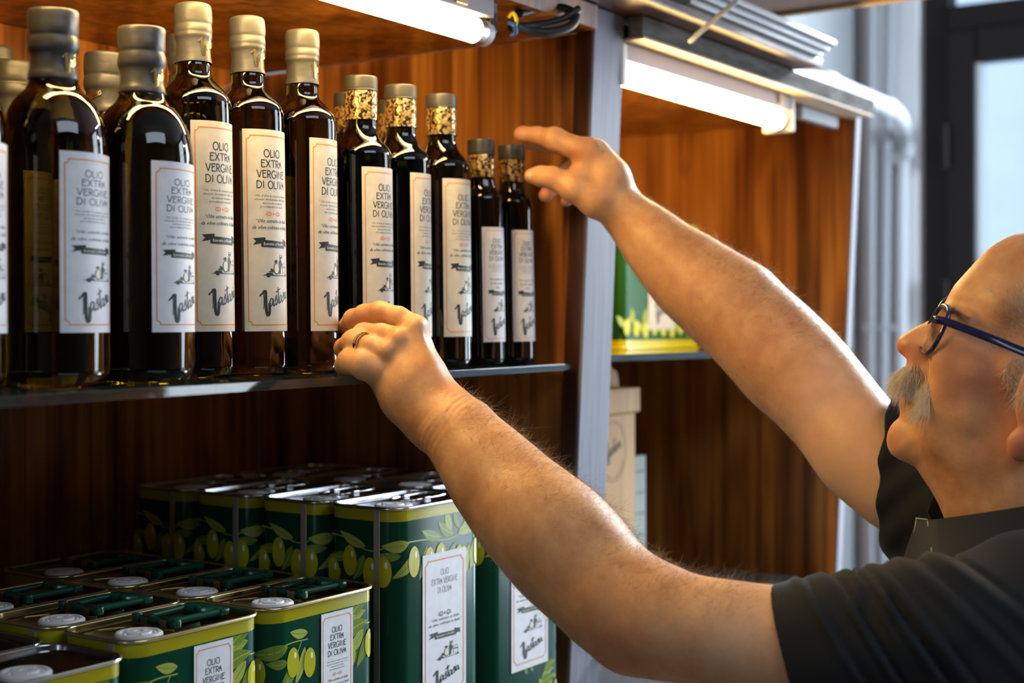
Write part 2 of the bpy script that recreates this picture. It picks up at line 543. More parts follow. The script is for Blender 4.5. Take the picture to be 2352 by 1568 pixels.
# glass shelves
def glass_shelf(name, pts, z1, th, label, m):
    bm = bmesh.new()
    lo = [bm.verts.new((x, y, z1 - th)) for x, y in pts]
    hi = [bm.verts.new((x, y, z1)) for x, y in pts]
    n = len(pts)
    bm.faces.new(list(reversed(lo))); bm.faces.new(hi)
    for i in range(n):
        bm.faces.new((lo[i], lo[(i + 1) % n], hi[(i + 1) % n], hi[i]))
    bmesh.ops.bevel(bm, geom=list(bm.edges), offset=0.0008, segments=2, affect='EDGES', profile=0.5)
    return tag(obj(name, bm, m), label, 'shelf')
ZS = Z(-0.046)
glass_shelf('glass_shelf', [(0.301, 0.757), (1.02, 0.8355), (1.452, 0.893), (1.452, 1.40), (0.301, 1.40)], ZS, 0.0075, 'smoked glass shelf carrying the row of oil bottles', M['shelf_glass'])
glass_shelf('glass_shelf', [(1.532, 0.905), (2.328, 0.905), (2.328, 1.40), (1.532, 1.40)], Z(-0.038), 0.009, 'glass shelf under the large green tin in the right cabinet', M['shelf_glass'])
# small shelf pegs under the glass
for x, y, t in ((1.452, 1.05, 'shelf peg under the bottle shelf at the right side panel'),):
    bm = bmesh.new()
    add_tube(bm, [(1.4615, 0.97, Z(-0.0595)), (1.447, 0.97, Z(-0.0595))], 0.0055, 14)
    tag(obj('shelf_peg', bm, M['tube_cap'], None, True, 40), t, 'peg')
# dark green lower glass shelf end in the right cabinet
glass_shelf('lower_glass_shelf', [(1.533, 0.875), (2.11, 0.885), (2.11, 1.36), (1.533, 1.36)], Z(-0.394), 0.009, 'low glass shelf in the right cabinet behind the raised near arm', M['shelf_glass'])

# lamps
def lamp(x0, x1, y, zt, label, group, style):
    t = empty('strip_lamp', (x0, y, Z(zt))); tag(t, label, 'lamp', group)
    inv = Matrix.Translation(-Vector(t.location))
    def put(o):
        o.parent = t; o.matrix_parent_inverse = inv; return o
    r = 0.013
    bm = bmesh.new(); add_tube(bm, [(x0 + 0.012, y, Z(zt)), (x1 - 0.012, y, Z(zt))], r, 28)
    put(obj('tube', bm, M['tube'], None, True, 60))
    bm = bmesh.new(); add_box(bm, (x0, y - 0.017, Z(zt) + r + 0.0005), (x1, y + 0.03, ZCL - 0.0005), 0.002)
    put(obj('batten', bm, M['batten']))
    for s, x in ((-1, x0), (1, x1)):
        bm = bmesh.new(); add_tube(bm, [(x - s * 0.016, y, Z(zt)), (x - s * 0.004, y, Z(zt))], r * 1.05, 24)
        put(obj('tube_end', bm, M['tube_cap'], None, True, 50))
        bm = bmesh.new()
        if style == 'white':
            add_box(bm, (min(x - s * 0.003, x + s * 0.012), y - 0.019, Z(zt) - r - 0.004), (max(x - s * 0.003, x + s * 0.012), y + 0.03, ZCL - 0.001), 0.004)
            put(obj('end_cap', bm, M['white_plastic']))
        else:
            add_tube(bm, [(x - s * 0.0035, y, Z(zt)), (x + s * 0.006, y, Z(zt))], r * 1.08, 24)
            put(obj('end_cap', bm, M['pipe'], None, True, 50))
            bm = bmesh.new(); add_box(bm, (min(x + s * 0.001, x + s * 0.013), y - 0.012, Z(zt) + 0.0), (max(x + s * 0.001, x + s * 0.013), y + 0.02, ZCL - 0.001), 0.002)
            put(obj('lamp_holder', bm, M['black_plastic']))
    bm = bmesh.new()
    xc = x1 - 0.05 if style == 'white' else x1 - 0.07
    add_box(bm, (xc, y - 0.020, ZCL - 0.017), (xc + 0.018, y - 0.0172, ZCL - 0.001), 0.0008)
    put(obj('clip', bm, M['cream']))
    return t
lamp(0.63, 1.254, 0.885, 0.3115, 'lit strip lamp with dark wired end above the oil bottles', 'strip lamps under the cabinet tops', 'wired')
lamp(1.536, 2.045, 0.885, 0.3095, 'lit strip lamp with white end cap in the right cabinet', 'strip lamps under the cabinet tops', 'white')
# wires at the end of the first lamp
M['wire_y'] = mat('yellow_wire', (0.75, 0.60, 0.02), rough=0.4)
M['wire_b'] = mat('blue_wire', (0.03, 0.10, 0.35), rough=0.4)
M['wire_k'] = mat('black_cable', (0.012, 0.012, 0.014), rough=0.45)
wr = empty('wire_bundle'); tag(wr, 'black cable loop with yellow and blue wires at end of the bottle lamp', 'cable')
bm = bmesh.new()
add_tube(bm, spline([P(1172, 55, 1.55), P(1215, 70, 1.57), P(1265, 74, 1.585), P(1310, 60, 1.60), P(1322, 35, 1.61), P(1290, 18, 1.62), P(1230, 22, 1.60), P(1190, 30, 1.58)], 8), 0.0050, 10)
add_tube(bm, spline([P(1172, 62, 1.55), P(1230, 58, 1.58), P(1290, 45, 1.60), P(1330, 20, 1.61)], 8), 0.0045, 10)
obj('black_cable', bm, M['wire_k'], wr, True)
bm = bmesh.new()
add_tube(bm, spline([P(1168, 40, 1.545), P(1178, 30, 1.54), P(1186, 44, 1.542), P(1182, 62, 1.548)], 8), 0.0022, 8)
obj('yellow_wire', bm, M['wire_y'], wr, True)
bm = bmesh.new()
add_tube(bm, spline([P(1168, 52, 1.545), P(1180, 58, 1.54), P(1184, 74, 1.545), P(1172, 84, 1.548)], 8), 0.0026, 8)
obj('blue_wire', bm, M['wire_b'], wr, True)
bm = bmesh.new()
add_box(bm, (2.13, 0.886, Z(0.326)), (2.285, 0.902, Z(0.3455)), 0.003)
tag(obj('cable_box', bm, M['pipe_grey']), 'small grey junction box under header beside the white-capped lamp', 'box')

# ------------------------------------------------------------------ printing
M['paper'] = mat('label_paper', (0.62, 0.60, 0.52), rough=0.55)
add_noise(M['paper'], (0.56, 0.55, 0.49), (0.64, 0.63, 0.57), nscale=90, detail=3)
M['paper_daylit'] = mat('daylit_label_paper', (0.74, 0.75, 0.77), rough=0.55)  # brighter, bluer copy of the label paper, daylight put into its colour
add_noise(M['paper_daylit'], (0.70, 0.71, 0.74), (0.78, 0.79, 0.82), nscale=90, detail=3)
M['ink'] = mat('dark_green_ink', (0.018, 0.030, 0.030), rough=0.5)
M['ink_orange'] = mat('orange_ink', (0.72, 0.22, 0.03), rough=0.5)
M['ink_cream'] = mat('cream_ink', (0.74, 0.70, 0.56), rough=0.5)
M['gold'] = mat('gold_foil', (0.95, 0.62, 0.18), rough=0.22, metal=1.0)


def arc(cx, cy, rx, ry, a0, a1, n=14):
    return [(cx + rx * math.cos(math.radians(a0 + (a1 - a0) * i / n)), cy + ry * math.sin(math.radians(a0 + (a1 - a0) * i / n))) for i in range(n + 1)]


# art nouveau capitals as pen strokes in a unit-high box: (advance, strokes)
CAPS = {
    'O': (0.88, [arc(0.42, 0.5, 0.40, 0.5, 0, 360, 22)]),
    'L': (0.50, [[(0.06, 1), (0.06, 0)], [(0.02, 0.01), (0.46, 0.03)], [(0.46, 0.03), (0.47, 0.12)]]),
    'I': (0.26, [[(0.12, 1), (0.12, 0)]]),
    'E': (0.60, [[(0.08, 1), (0.08, 0)], [(0.02, 0.98), (0.52, 0.97), (0.54, 0.88)], [(0.08, 0.60), (0.42, 0.61)], [(0.42, 0.68), (0.42, 0.54)], [(0.02, 0.02), (0.52, 0.03), (0.55, 0.13)]]),
    'X': (0.80, [[(0.05, 1), (0.72, 0)], [(0.68, 1), (0.04, 0)], [(0.0, 0.98), (0.14, 0.98)], [(0.60, 0.98), (0.74, 0.98)]]),
    'T': (0.68, [[(0.33, 0.98), (0.33, 0)], [(0.0, 0.90), (0.04, 0.97), (0.62, 0.97), (0.66, 0.90)]]),
    'R': (0.62, [[(0.08, 1), (0.08, 0)], [(0.02, 0.98), (0.26, 0.98)] + arc(0.26, 0.72, 0.26, 0.26, 90, -90, 12) + [(0.10, 0.46)], [(0.24, 0.46), (0.56, 0.0), (0.62, 0.02)]]),
    'A': (0.62, [[(0.0, 0.0), (0.30, 0.92)], [(0.30, 0.92), (0.56, 0.0)], [(-0.06, 0.52), (0.05, 0.62), (0.12, 0.46), (0.44, 0.40), (0.54, 0.46)]]),
    'V': (0.70, [[(0.04, 1), (0.35, 0)], [(0.35, 0), (0.66, 1)], [(0.0, 0.98), (0.12, 0.98)], [(0.60, 0.98), (0.70, 0.98)]]),
    'G': (0.80, [arc(0.42, 0.5, 0.40, 0.5, 42, 330, 20), [(0.76, 0.26), (0.76, 0.44), (0.52, 0.44)]]),
    'N': (0.76, [[(0.08, 0), (0.08, 1), (0.64, 0), (0.64, 1)]]),
    'D': (0.78, [[(0.08, 1), (0.08, 0)], [(0.02, 0.98), (0.24, 0.98)] + arc(0.24, 0.5, 0.46, 0.48, 90, -90, 14) + [(0.02, 0.02)]]),
    ' ': (0.34, []),
}


def stroke(bm, pts, wd, mi, z=0.0, closed=False):
    """flat ribbon with mitred joints; wd may be a list (brush pressure)"""
    n = len(pts)
    ws = wd if isinstance(wd, (list, tuple)) else [wd] * n
    L_, R_ = [], []
    for i in range(n):
        p = Vector(pts[i])
        d1 = (Vector(pts[i]) - Vector(pts[i - 1])) if (i > 0 or closed) else None
        d2 = (Vector(pts[(i + 1) % n]) - Vector(pts[i])) if (i < n - 1 or closed) else None
        if d1 is None or d1.length < 1e-9: d1 = d2
        if d2 is None or d2.length < 1e-9: d2 = d1
        d1 = d1.normalized(); d2 = d2.normalized()
        t = (d1 + d2)
        if t.length < 0.3: t = d2
        t.normalize()
        nn = Vector((-t.y, t.x))
        k = 1.0 / max(0.55, nn.dot(Vector((-d2.y, d2.x))))
        h = ws[i] * 0.5 * k
        L_.append(bm.verts.new((p.x + nn.x * h, p.y + nn.y * h, z)))
        R_.append(bm.verts.new((p.x - nn.x * h, p.y - nn.y * h, z)))
    rng = range(n) if closed else range(n - 1)
    for i in rng:
        j = (i + 1) % n
        try:
            f = bm.faces.new((R_[i], R_[j], L_[j], L_[i])); f.material_index = mi
        except ValueError: pass


def poly(bm, pts, mi, z=0.0):
    vs = [bm.verts.new((x, y, z)) for x, y in pts]
    try:
        f = bm.faces.new(vs); f.material_index = mi
        f.normal_update()
        if f.normal.z < 0: f.normal_flip()
    except ValueError: pass


def caps_text(bm, txt, cx, y, h, mi, tw=0.10, sx=1.0, z=0.0):
    adv = sum(CAPS[c][0] + 0.09 for c in txt) * h * sx
    x = cx - adv / 2
    for c in txt:
        a, st = CAPS[c]
        for s in st:
            stroke(bm, [(x + px * h * sx, y + py * h) for px, py in s], h * tw, mi, z)
        x += (a + 0.09) * h * sx
    return adv


_tc = {}
def font_text(bm, txt, cx, y, size, mi, shear=0.0, width=None, z=0.0, bold=0.0):
    key = (txt, shear, bold)
    if key not in _tc:
        cu = bpy.data.curves.new('t', 'FONT')
        cu.body = txt; cu.align_x = 'CENTER'; cu.shear = shear; cu.resolution_u = 1; cu.offset = bold
        o = bpy.data.objects.new('t', cu)
        SC.collection.objects.link(o)
        dg = bpy.context.evaluated_depsgraph_get()
        me = o.evaluated_get(dg).to_mesh()
        vs = [tuple(v.co) for v in me.vertices]; fs = [tuple(p.vertices) for p in me.polygons]
        o.evaluated_get(dg).to_mesh_clear()
        bpy.data.objects.remove(o); bpy.data.curves.remove(cu)
        _tc[key] = (vs, fs)
    vs, fs = _tc[key]
    wd = max(v[0] for v in vs) - min(v[0] for v in vs)
    sx = (width / wd) if width else size
    nv = [bm.verts.new((cx + v[0] * sx, y + v[1] * size, z)) for v in vs]
    for f in fs:
        try:
            g = bm.faces.new([nv[i] for i in f]); g.material_index = mi
        except ValueError: pass


def brush(bm, raw, o, s, wmin, wmax, mi, n=6, z=0.0, press=None):
    pts = [(p.x, p.y) for p in spline([(x, y, 0) for x, y in raw], n)]
    k = len(pts)
    ws = []
    for i in range(k):
        a = Vector(pts[max(i - 1, 0)]); b = Vector(pts[min(i + 1, k - 1)])
        d = b - a
        down = abs(d.y) / (d.length + 1e-9)
        e = min(1.0, min(i, k - 1 - i) / 2.0 + 0.35)
        pr = press if press is not None else down ** 2
        ws.append((wmin + (wmax - wmin) * pr) * e * s)
    stroke(bm, [(o[0] + x * s, o[1] + y * s) for x, y in pts], ws, mi, z)


def signature(bm, ox, oy, s, mi, z=0.0, sy=None):
    """rising brush-script word on the foot of the label; s = overall width, sy = overall height"""
    ky = (sy or s * 0.8) / s / 0.95
    o = (ox, oy)
    def B(raw, wmin, wmax, n, press=None):
        brush(bm, [(x, y * ky) for x, y in raw], o, s, wmin, wmax, mi, n, z, press)
    B([(0.00, 0.66), (0.06, 0.74), (0.125, 0.81)], 0.02, 0.05, 4, 0.8)
    B([(0.105, 0.79), (0.115, 0.55), (0.11, 0.30), (0.105, 0.22)], 0.018, 0.022, 4, 0.5)
    B([(0.08, 0.80), (0.155, 0.85), (0.165, 0.60), (0.17, 0.30), (0.19, 0.08), (0.225, 0.01), (0.26, 0.10), (0.27, 0.34), (0.27, 0.46)], 0.022, 0.080, 6)
    def a(x, y, k=1.0):
        B([(x + 0.10 * k, y + 0.20 * k), (x + 0.05 * k, y + 0.27 * k), (x + 0.0 * k, y + 0.14 * k), (x + 0.02 * k, y + 0.01 * k), (x + 0.07 * k, y + 0.05 * k), (x + 0.105 * k, y + 0.24 * k)], 0.020, 0.036, 5)
        B([(x + 0.105 * k, y + 0.27 * k), (x + 0.105 * k, y + 0.08 * k), (x + 0.13 * k, y + 0.01 * k), (x + 0.165 * k, y + 0.10 * k)], 0.020, 0.036, 5)
    def sl(x, y, k=1.0):
        B([(x, y + 0.08 * k), (x + 0.05 * k, y + 0.32 * k), (x + 0.06 * k, y + 0.20 * k), (x + 0.085 * k, y + 0.10 * k), (x + 0.05 * k, y + 0.0 * k), (x + 0.015 * k, y + 0.05 * k)], 0.018, 0.034, 5)
    a(0.275, 0.33); sl(0.43, 0.37)
    B([(0.47, 0.40), (0.545, 0.58)], 0.014, 0.02, 3)
    B([(0.545, 0.98), (0.555, 0.75), (0.56, 0.50), (0.59, 0.42), (0.625, 0.50)], 0.022, 0.044, 6)
    B([(0.46, 0.80), (0.54, 0.86), (0.63, 0.93)], 0.026, 0.036, 4, 0.6)
    a(0.605, 0.46, 0.92); sl(0.745, 0.52, 0.88)
    B([(0.83, 0.82), (0.83, 0.66), (0.85, 0.58), (0.88, 0.66)], 0.020, 0.034, 5)
    B([(0.832, 0.90), (0.84, 0.935)], 0.026, 0.030, 2, 1)
    a(0.865, 0.60, 0.80)


def riders(bm, ox, oy, s, z=0.0, sy=None):
    """two figures on a scooter seen from the side, crate behind; s = width"""
    ky = (sy or s * 0.72) / 0.97
    def T(pts): return [(ox + x * s, oy + y * ky) for x, y in pts]
    def pl(pts, mi, dz=0.0): poly(bm, T(pts), mi, z + dz)
    pl([(0.0, 0.02), (0.10, 0.08), (0.14, 0.14), (0.24, 0.16), (0.33, 0.13), (0.36, 0.05), (0.88, 0.055), (0.92, 0.14), (0.97, 0.10), (1.0, 0.0), (0.94, 0.03), (0.90, 0.0), (0.84, 0.02), (0.36, 0.01), (0.26, 0.03), (0.22, -0.05), (0.14, -0.04), (0.12, 0.03)], 0)
    pl([(0.18, 0.20), (0.28, 0.24), (0.24, 0.30), (0.30, 0.34), (0.36, 0.26), (0.36, 0.16), (0.24, 0.17)], 0)
    # front rider: pale jacket with dark outline, dark head and cap
    body = arc(0.47, 0.32, 0.115, 0.24, 0, 360, 20)
    pl(body, 0)
    pl(arc(0.475, 0.33, 0.09, 0.205, 0, 360, 20), 2, 0.00004)
    pl(arc(0.455, 0.63, 0.06, 0.075, 0, 360, 12), 0)
    pl([(0.37, 0.62), (0.44, 0.66), (0.50, 0.62), (0.42, 0.60)], 0)
    # rear rider: dark back, pale face, tall cap
    pl([(0.56, 0.12), (0.58, 0.46), (0.56, 0.60), (0.61, 0.72), (0.70, 0.70), (0.76, 0.52), (0.72, 0.44), (0.68, 0.40), (0.66, 0.14), (0.60, 0.08)], 0)
    pl([(0.60, 0.74), (0.60, 0.90), (0.70, 0.92), (0.74, 0.88), (0.72, 0.78), (0.66, 0.70)], 0)
    pl([(0.62, 0.84), (0.62, 0.88), (0.71, 0.89), (0.71, 0.85)], 2, 0.00004)
    pl([(0.64, 0.76), (0.68, 0.74), (0.76, 0.56), (0.73, 0.55), (0.68, 0.68)], 2, 0.00004)
    # crate
    for a, b in (((0.72, 0.42), (0.95, 0.42)), ((0.73, 0.37), (0.94, 0.38)), ((0.73, 0.42), (0.76, 0.10)), ((0.95, 0.42), (0.92, 0.12)), ((0.84, 0.10), (0.83, 0.2))):
        stroke(bm, T([a, b]), 0.014 * s, 0, z)
    stroke(bm, T(arc(0.86, 0.50, 0.07, 0.08, 0, 180, 8)), 0.014 * s, 0, z)
    pl([(0.66, 0.30), (0.70, 0.34), (0.71, 0.14), (0.66, 0.12)], 2, 0.00004)


def ornament(bm, cx, cy, s, mi):
    poly(bm, arc(cx, cy, 0.055 * s, 0.055 * s, 0, 360, 8), mi)
    for k in (-1, 1):
        stroke(bm, [(cx + k * 0.14 * s, cy), (cx + k * 0.26 * s, cy + 0.10 * s), (cx + k * 0.44 * s, cy + 0.07 * s), (cx + k * 0.5 * s, cy - 0.04 * s), (cx + k * 0.36 * s, cy - 0.08 * s), (cx + k * 0.30 * s, cy + 0.02 * s)], 0.04 * s, mi)
        stroke(bm, [(cx + k * 0.14 * s, cy), (cx + k * 0.22 * s, cy - 0.09 * s), (cx + k * 0.34 * s, cy - 0.10 * s)], 0.045 * s, mi)


def label_print(W, H, kind='bottle'):
    """flat print: x across, y down from 0 to -H"""
    bm = bmesh.new()
    m_ = 0.068 * 0.059 if kind != 'tin' else 0.004
    m_ = W * 0.062
    c = W * 0.055
    x0, x1, y0, y1 = -W / 2 + m_, W / 2 - m_, -m_ * 1.6, -H + m_ * 1.6
    pts = []
    def cor(cx, cy, a0, a1): return arc(cx, cy, c, c, a0, a1, 5)
    pts += cor(x0, y0, 0, -90)[::1][::-1]
    pts = [(x0, y0 - c)] + cor(x0, y0, -90, 0) + cor(x1, y0, 180, 270) + cor(x1, y1, 90, 180) + cor(x0, y1, 0, 90)
    stroke(bm, pts[1:], W * 0.016, 1, closed=True)
    wd = W * 0.052
    three = kind == 'tall_tin'
    if three:
        for t, f in (('OLIO', .155), ('EXTRA VERGINE', .215), ('DI OLIVA', .275)):
            caps_text(bm, t, W * 0.0, -H * f, H * 0.040, 0, 0.07, 0.80)
    else:
        k = 1.0
        for t, f in (('OLIO', .137), ('EXTRA', .188), ('VERGINE', .240), ('DI OLIVA', .292)):
            caps_text(bm, t, W * 0.0, -H * f, H * 0.037, 0, 0.135, 0.0 + W / (H * 0.32))
    if not three:
        for t, f, ww in (("\u201c Olio d\u2019oliva di categoria superiore", .334, .70), ("ottenuto direttamente dalle olive e", .352, .66), ("unicamente mediante", .370, .40), ("procedimenti meccanici\u201d", .388, .47)):
            font_text(bm, t, 0, -H * f, H * 0.0150, 0, width=W * ww)
    if kind in ('tall', 'half', 'tin', 'tall_tin'):
        ornament(bm, 0, -H * .418, W * 0.28, 0 if three else 1)
    lines = (("\u201cOlio estratto in Italia", .462, .64), ("da olive coltivate in Italia\u201d", .494, .76))
    if kind == 'litre': lines = tuple((t, f - .012 + i * .008, w_) for i, (t, f, w_) in enumerate(lines))
    if kind == 'quarter': lines = (("\u201cOlio estratto in Italia", .462, .66), ("da olive coltivate in", .498, .56), ("Italia\u201d", .534, .2))
    for t, f, ww in lines:
        font_text(bm, t, 0, -H * f, min(H * 0.026, .0048), 0, shear=0.45, width=W * ww, bold=0.008)
    # ribbon banner
    fb, fr, fs_, hs_ = {'litre': (.545, .715, .945, .185), 'quarter': (.575, .735, .945, .165)}.get(kind, (.565, .728, .925, .140))
    by = -H * fb
    h = min(H * 0.028, .0050)
    poly(bm, [(-W * .36, by + h * .9), (-W * .16, by + h * 1.1), (-W * .16, by + h * .1), (-W * .36, by - h * .3), (-W * .31, by + h * .35)], 0, -0.00002)
    poly(bm, [(W * .22, by + h * .9), (W * .37, by + h * .5), (W * .35, by + h * .1), (W * .37, by - h * .5), (W * .22, by - h * .3)], 0, -0.00002)
    poly(bm, [(-W * .23, by + h * .65), (W * .27, by + h * .35), (W * .27, by - h * .85), (-W * .23, by - h * .65)], 0, 0.0)
    font_text(bm, 'Estratto a freddo', W * 0.02, by - h * .32, h * 0.72, 2, width=W * 0.42, z=0.00003, bold=0.01)
    riders(bm, -W * 0.22, -H * fr, W * 0.56, sy=H * (fr - fb) * .70)
    signature(bm, -W * 0.27, -H * fs_, W * 0.62, 0, sy=H * hs_)
    return bm


def cut_x(bm, step, x0, x1, offset=0.0):
    n = int((x1 - x0) / step) + 1
    for i in range(n + 1):
        x = x0 + i * step + offset
        bmesh.ops.bisect_plane(bm, geom=list(bm.verts) + list(bm.edges) + list(bm.faces), plane_co=(x, 0, 0), plane_no=(1, 0, 0), dist=1e-7)


def wrap_cyl(bm, r, z0, ang0=0.0):
    for v in bm.verts:
        a = v.co.x / r + ang0
        rr = r + v.co.z
        v.co = Vector((rr * math.sin(a), -rr * math.cos(a), z0 + v.co.y))


def grid_sheet(W, H, nx, ny=2):
    bm = bmesh.new()
    vs = [[bm.verts.new((-W / 2 + W * i / nx, -H * j / ny, 0)) for i in range(nx + 1)] for j in range(ny + 1)]
    for j in range(ny):
        for i in range(nx):
            bm.faces.new((vs[j + 1][i], vs[j + 1][i + 1], vs[j][i + 1], vs[j][i]))
    return bm


# ------------------------------------------------------------------ bottles
M['oil_glass'] = mat('dark_green_bottle_glass', (0.085, 0.072, 0.010), rough=0.015, trans=1.0, ior=1.5)
M['oil_glass2'] = mat('dark_bottle_glass', (0.03, 0.04, 0.010), rough=0.015, trans=1.0, ior=1.5)
M['capsule'] = mat('grey_shrink_capsule', (0.052, 0.052, 0.050), rough=0.42)
M['capsule_dark'] = mat('charcoal_shrink_capsule', (0.045, 0.043, 0.038), rough=0.40)
for k in ('capsule', 'capsule_dark'):
    N_, L_, B_ = nodes(M[k])
    nz = N_.new('ShaderNodeTexNoise'); nz.inputs['Scale'].default_value = 60
    tc = N_.new('ShaderNodeTexCoord'); mp = N_.new('ShaderNodeMapping'); mp.inputs['Scale'].default_value = (1, 1, 1.5)
    L_.new(tc.outputs['Object'], mp.inputs[0]); L_.new(mp.outputs[0], nz.inputs['Vector'])
    bp = N_.new('ShaderNodeBump'); bp.inputs['Strength'].default_value = 0.5; bp.inputs['Distance'].default_value = 0.0012
    L_.new(nz.outputs['Fac'], bp.inputs['Height']); L_.new(bp.outputs[0], B_.inputs['Normal'])
M['lid'] = mat('black_screw_lid', (0.045, 0.045, 0.042), rough=0.38)
# crumpled gold sleeve with dark print
M['sleeve'] = mat('gold_printed_sleeve', (0.6, 0.42, 0.15), rough=0.25, metal=0.75)
N_, L_, B_ = nodes(M['sleeve'])
tc = N_.new('ShaderNodeTexCoord')
nz = N_.new('ShaderNodeTexNoise'); nz.inputs['Scale'].default_value = 260; nz.inputs['Detail'].default_value = 5; nz.inputs['Distortion'].default_value = 1.2
L_.new(tc.outputs['Object'], nz.inputs['Vector'])
cr = N_.new('ShaderNodeValToRGB')
cr.color_ramp.elements[0].position = 0.47; cr.color_ramp.elements[0].color = (0.05, 0.035, 0.015, 1)
cr.color_ramp.elements[1].position = 0.53; cr.color_ramp.elements[1].color = (0.80, 0.55, 0.22, 1)
L_.new(nz.outputs['Fac'], cr.inputs[0]); L_.new(cr.outputs[0], B_.inputs['Base Color'])
bp = N_.new('ShaderNodeBump'); bp.inputs['Strength'].default_value = 0.7; bp.inputs['Distance'].default_value = 0.0008
nz2 = N_.new('ShaderNodeTexNoise'); nz2.inputs['Scale'].default_value = 120
L_.new(tc.outputs['Object'], nz2.inputs['Vector'])
L_.new(nz2.outputs['Fac'], bp.inputs['Height']); L_.new(bp.outputs[0], B_.inputs['Normal'])


def smooth_prof(pts, n=5):
    """rounded corners: chaikin twice keeping the ends"""
    for _ in range(2):
        q = [pts[0]]
        for a, b in zip(pts, pts[1:]):
            q.append((a[0] * .75 + b[0] * .25, a[1] * .75 + b[1] * .25))
            q.append((a[0] * .25 + b[0] * .75, a[1] * .25 + b[1] * .75))
        q.append(pts[-1])
        pts = q
    return pts


def wrinkled_lathe(prof, seg, amp, rnd):
    bm = bmesh.new()
    rings = add_lathe(bm, prof, seg)
    ph = [rnd.uniform(0, 6.28) for _ in range(6)]
    for ring, (r, z) in zip(rings, prof):
        if len(ring) < 3: continue
        for i, v in enumerate(ring):
            a = 2 * math.pi * i / seg
            d = amp * (math.sin(2 * a + ph[0] + z * 160) + 0.7 * math.sin(3 * a + ph[1] - z * 260) + 0.4 * math.sin(7 * a + ph[2] + z * 90))
            v.co.x += d * math.cos(a); v.co.y += d * math.sin(a)
            v.co.z += amp * 0.8 * math.sin(2 * a + ph[3])
    return bm


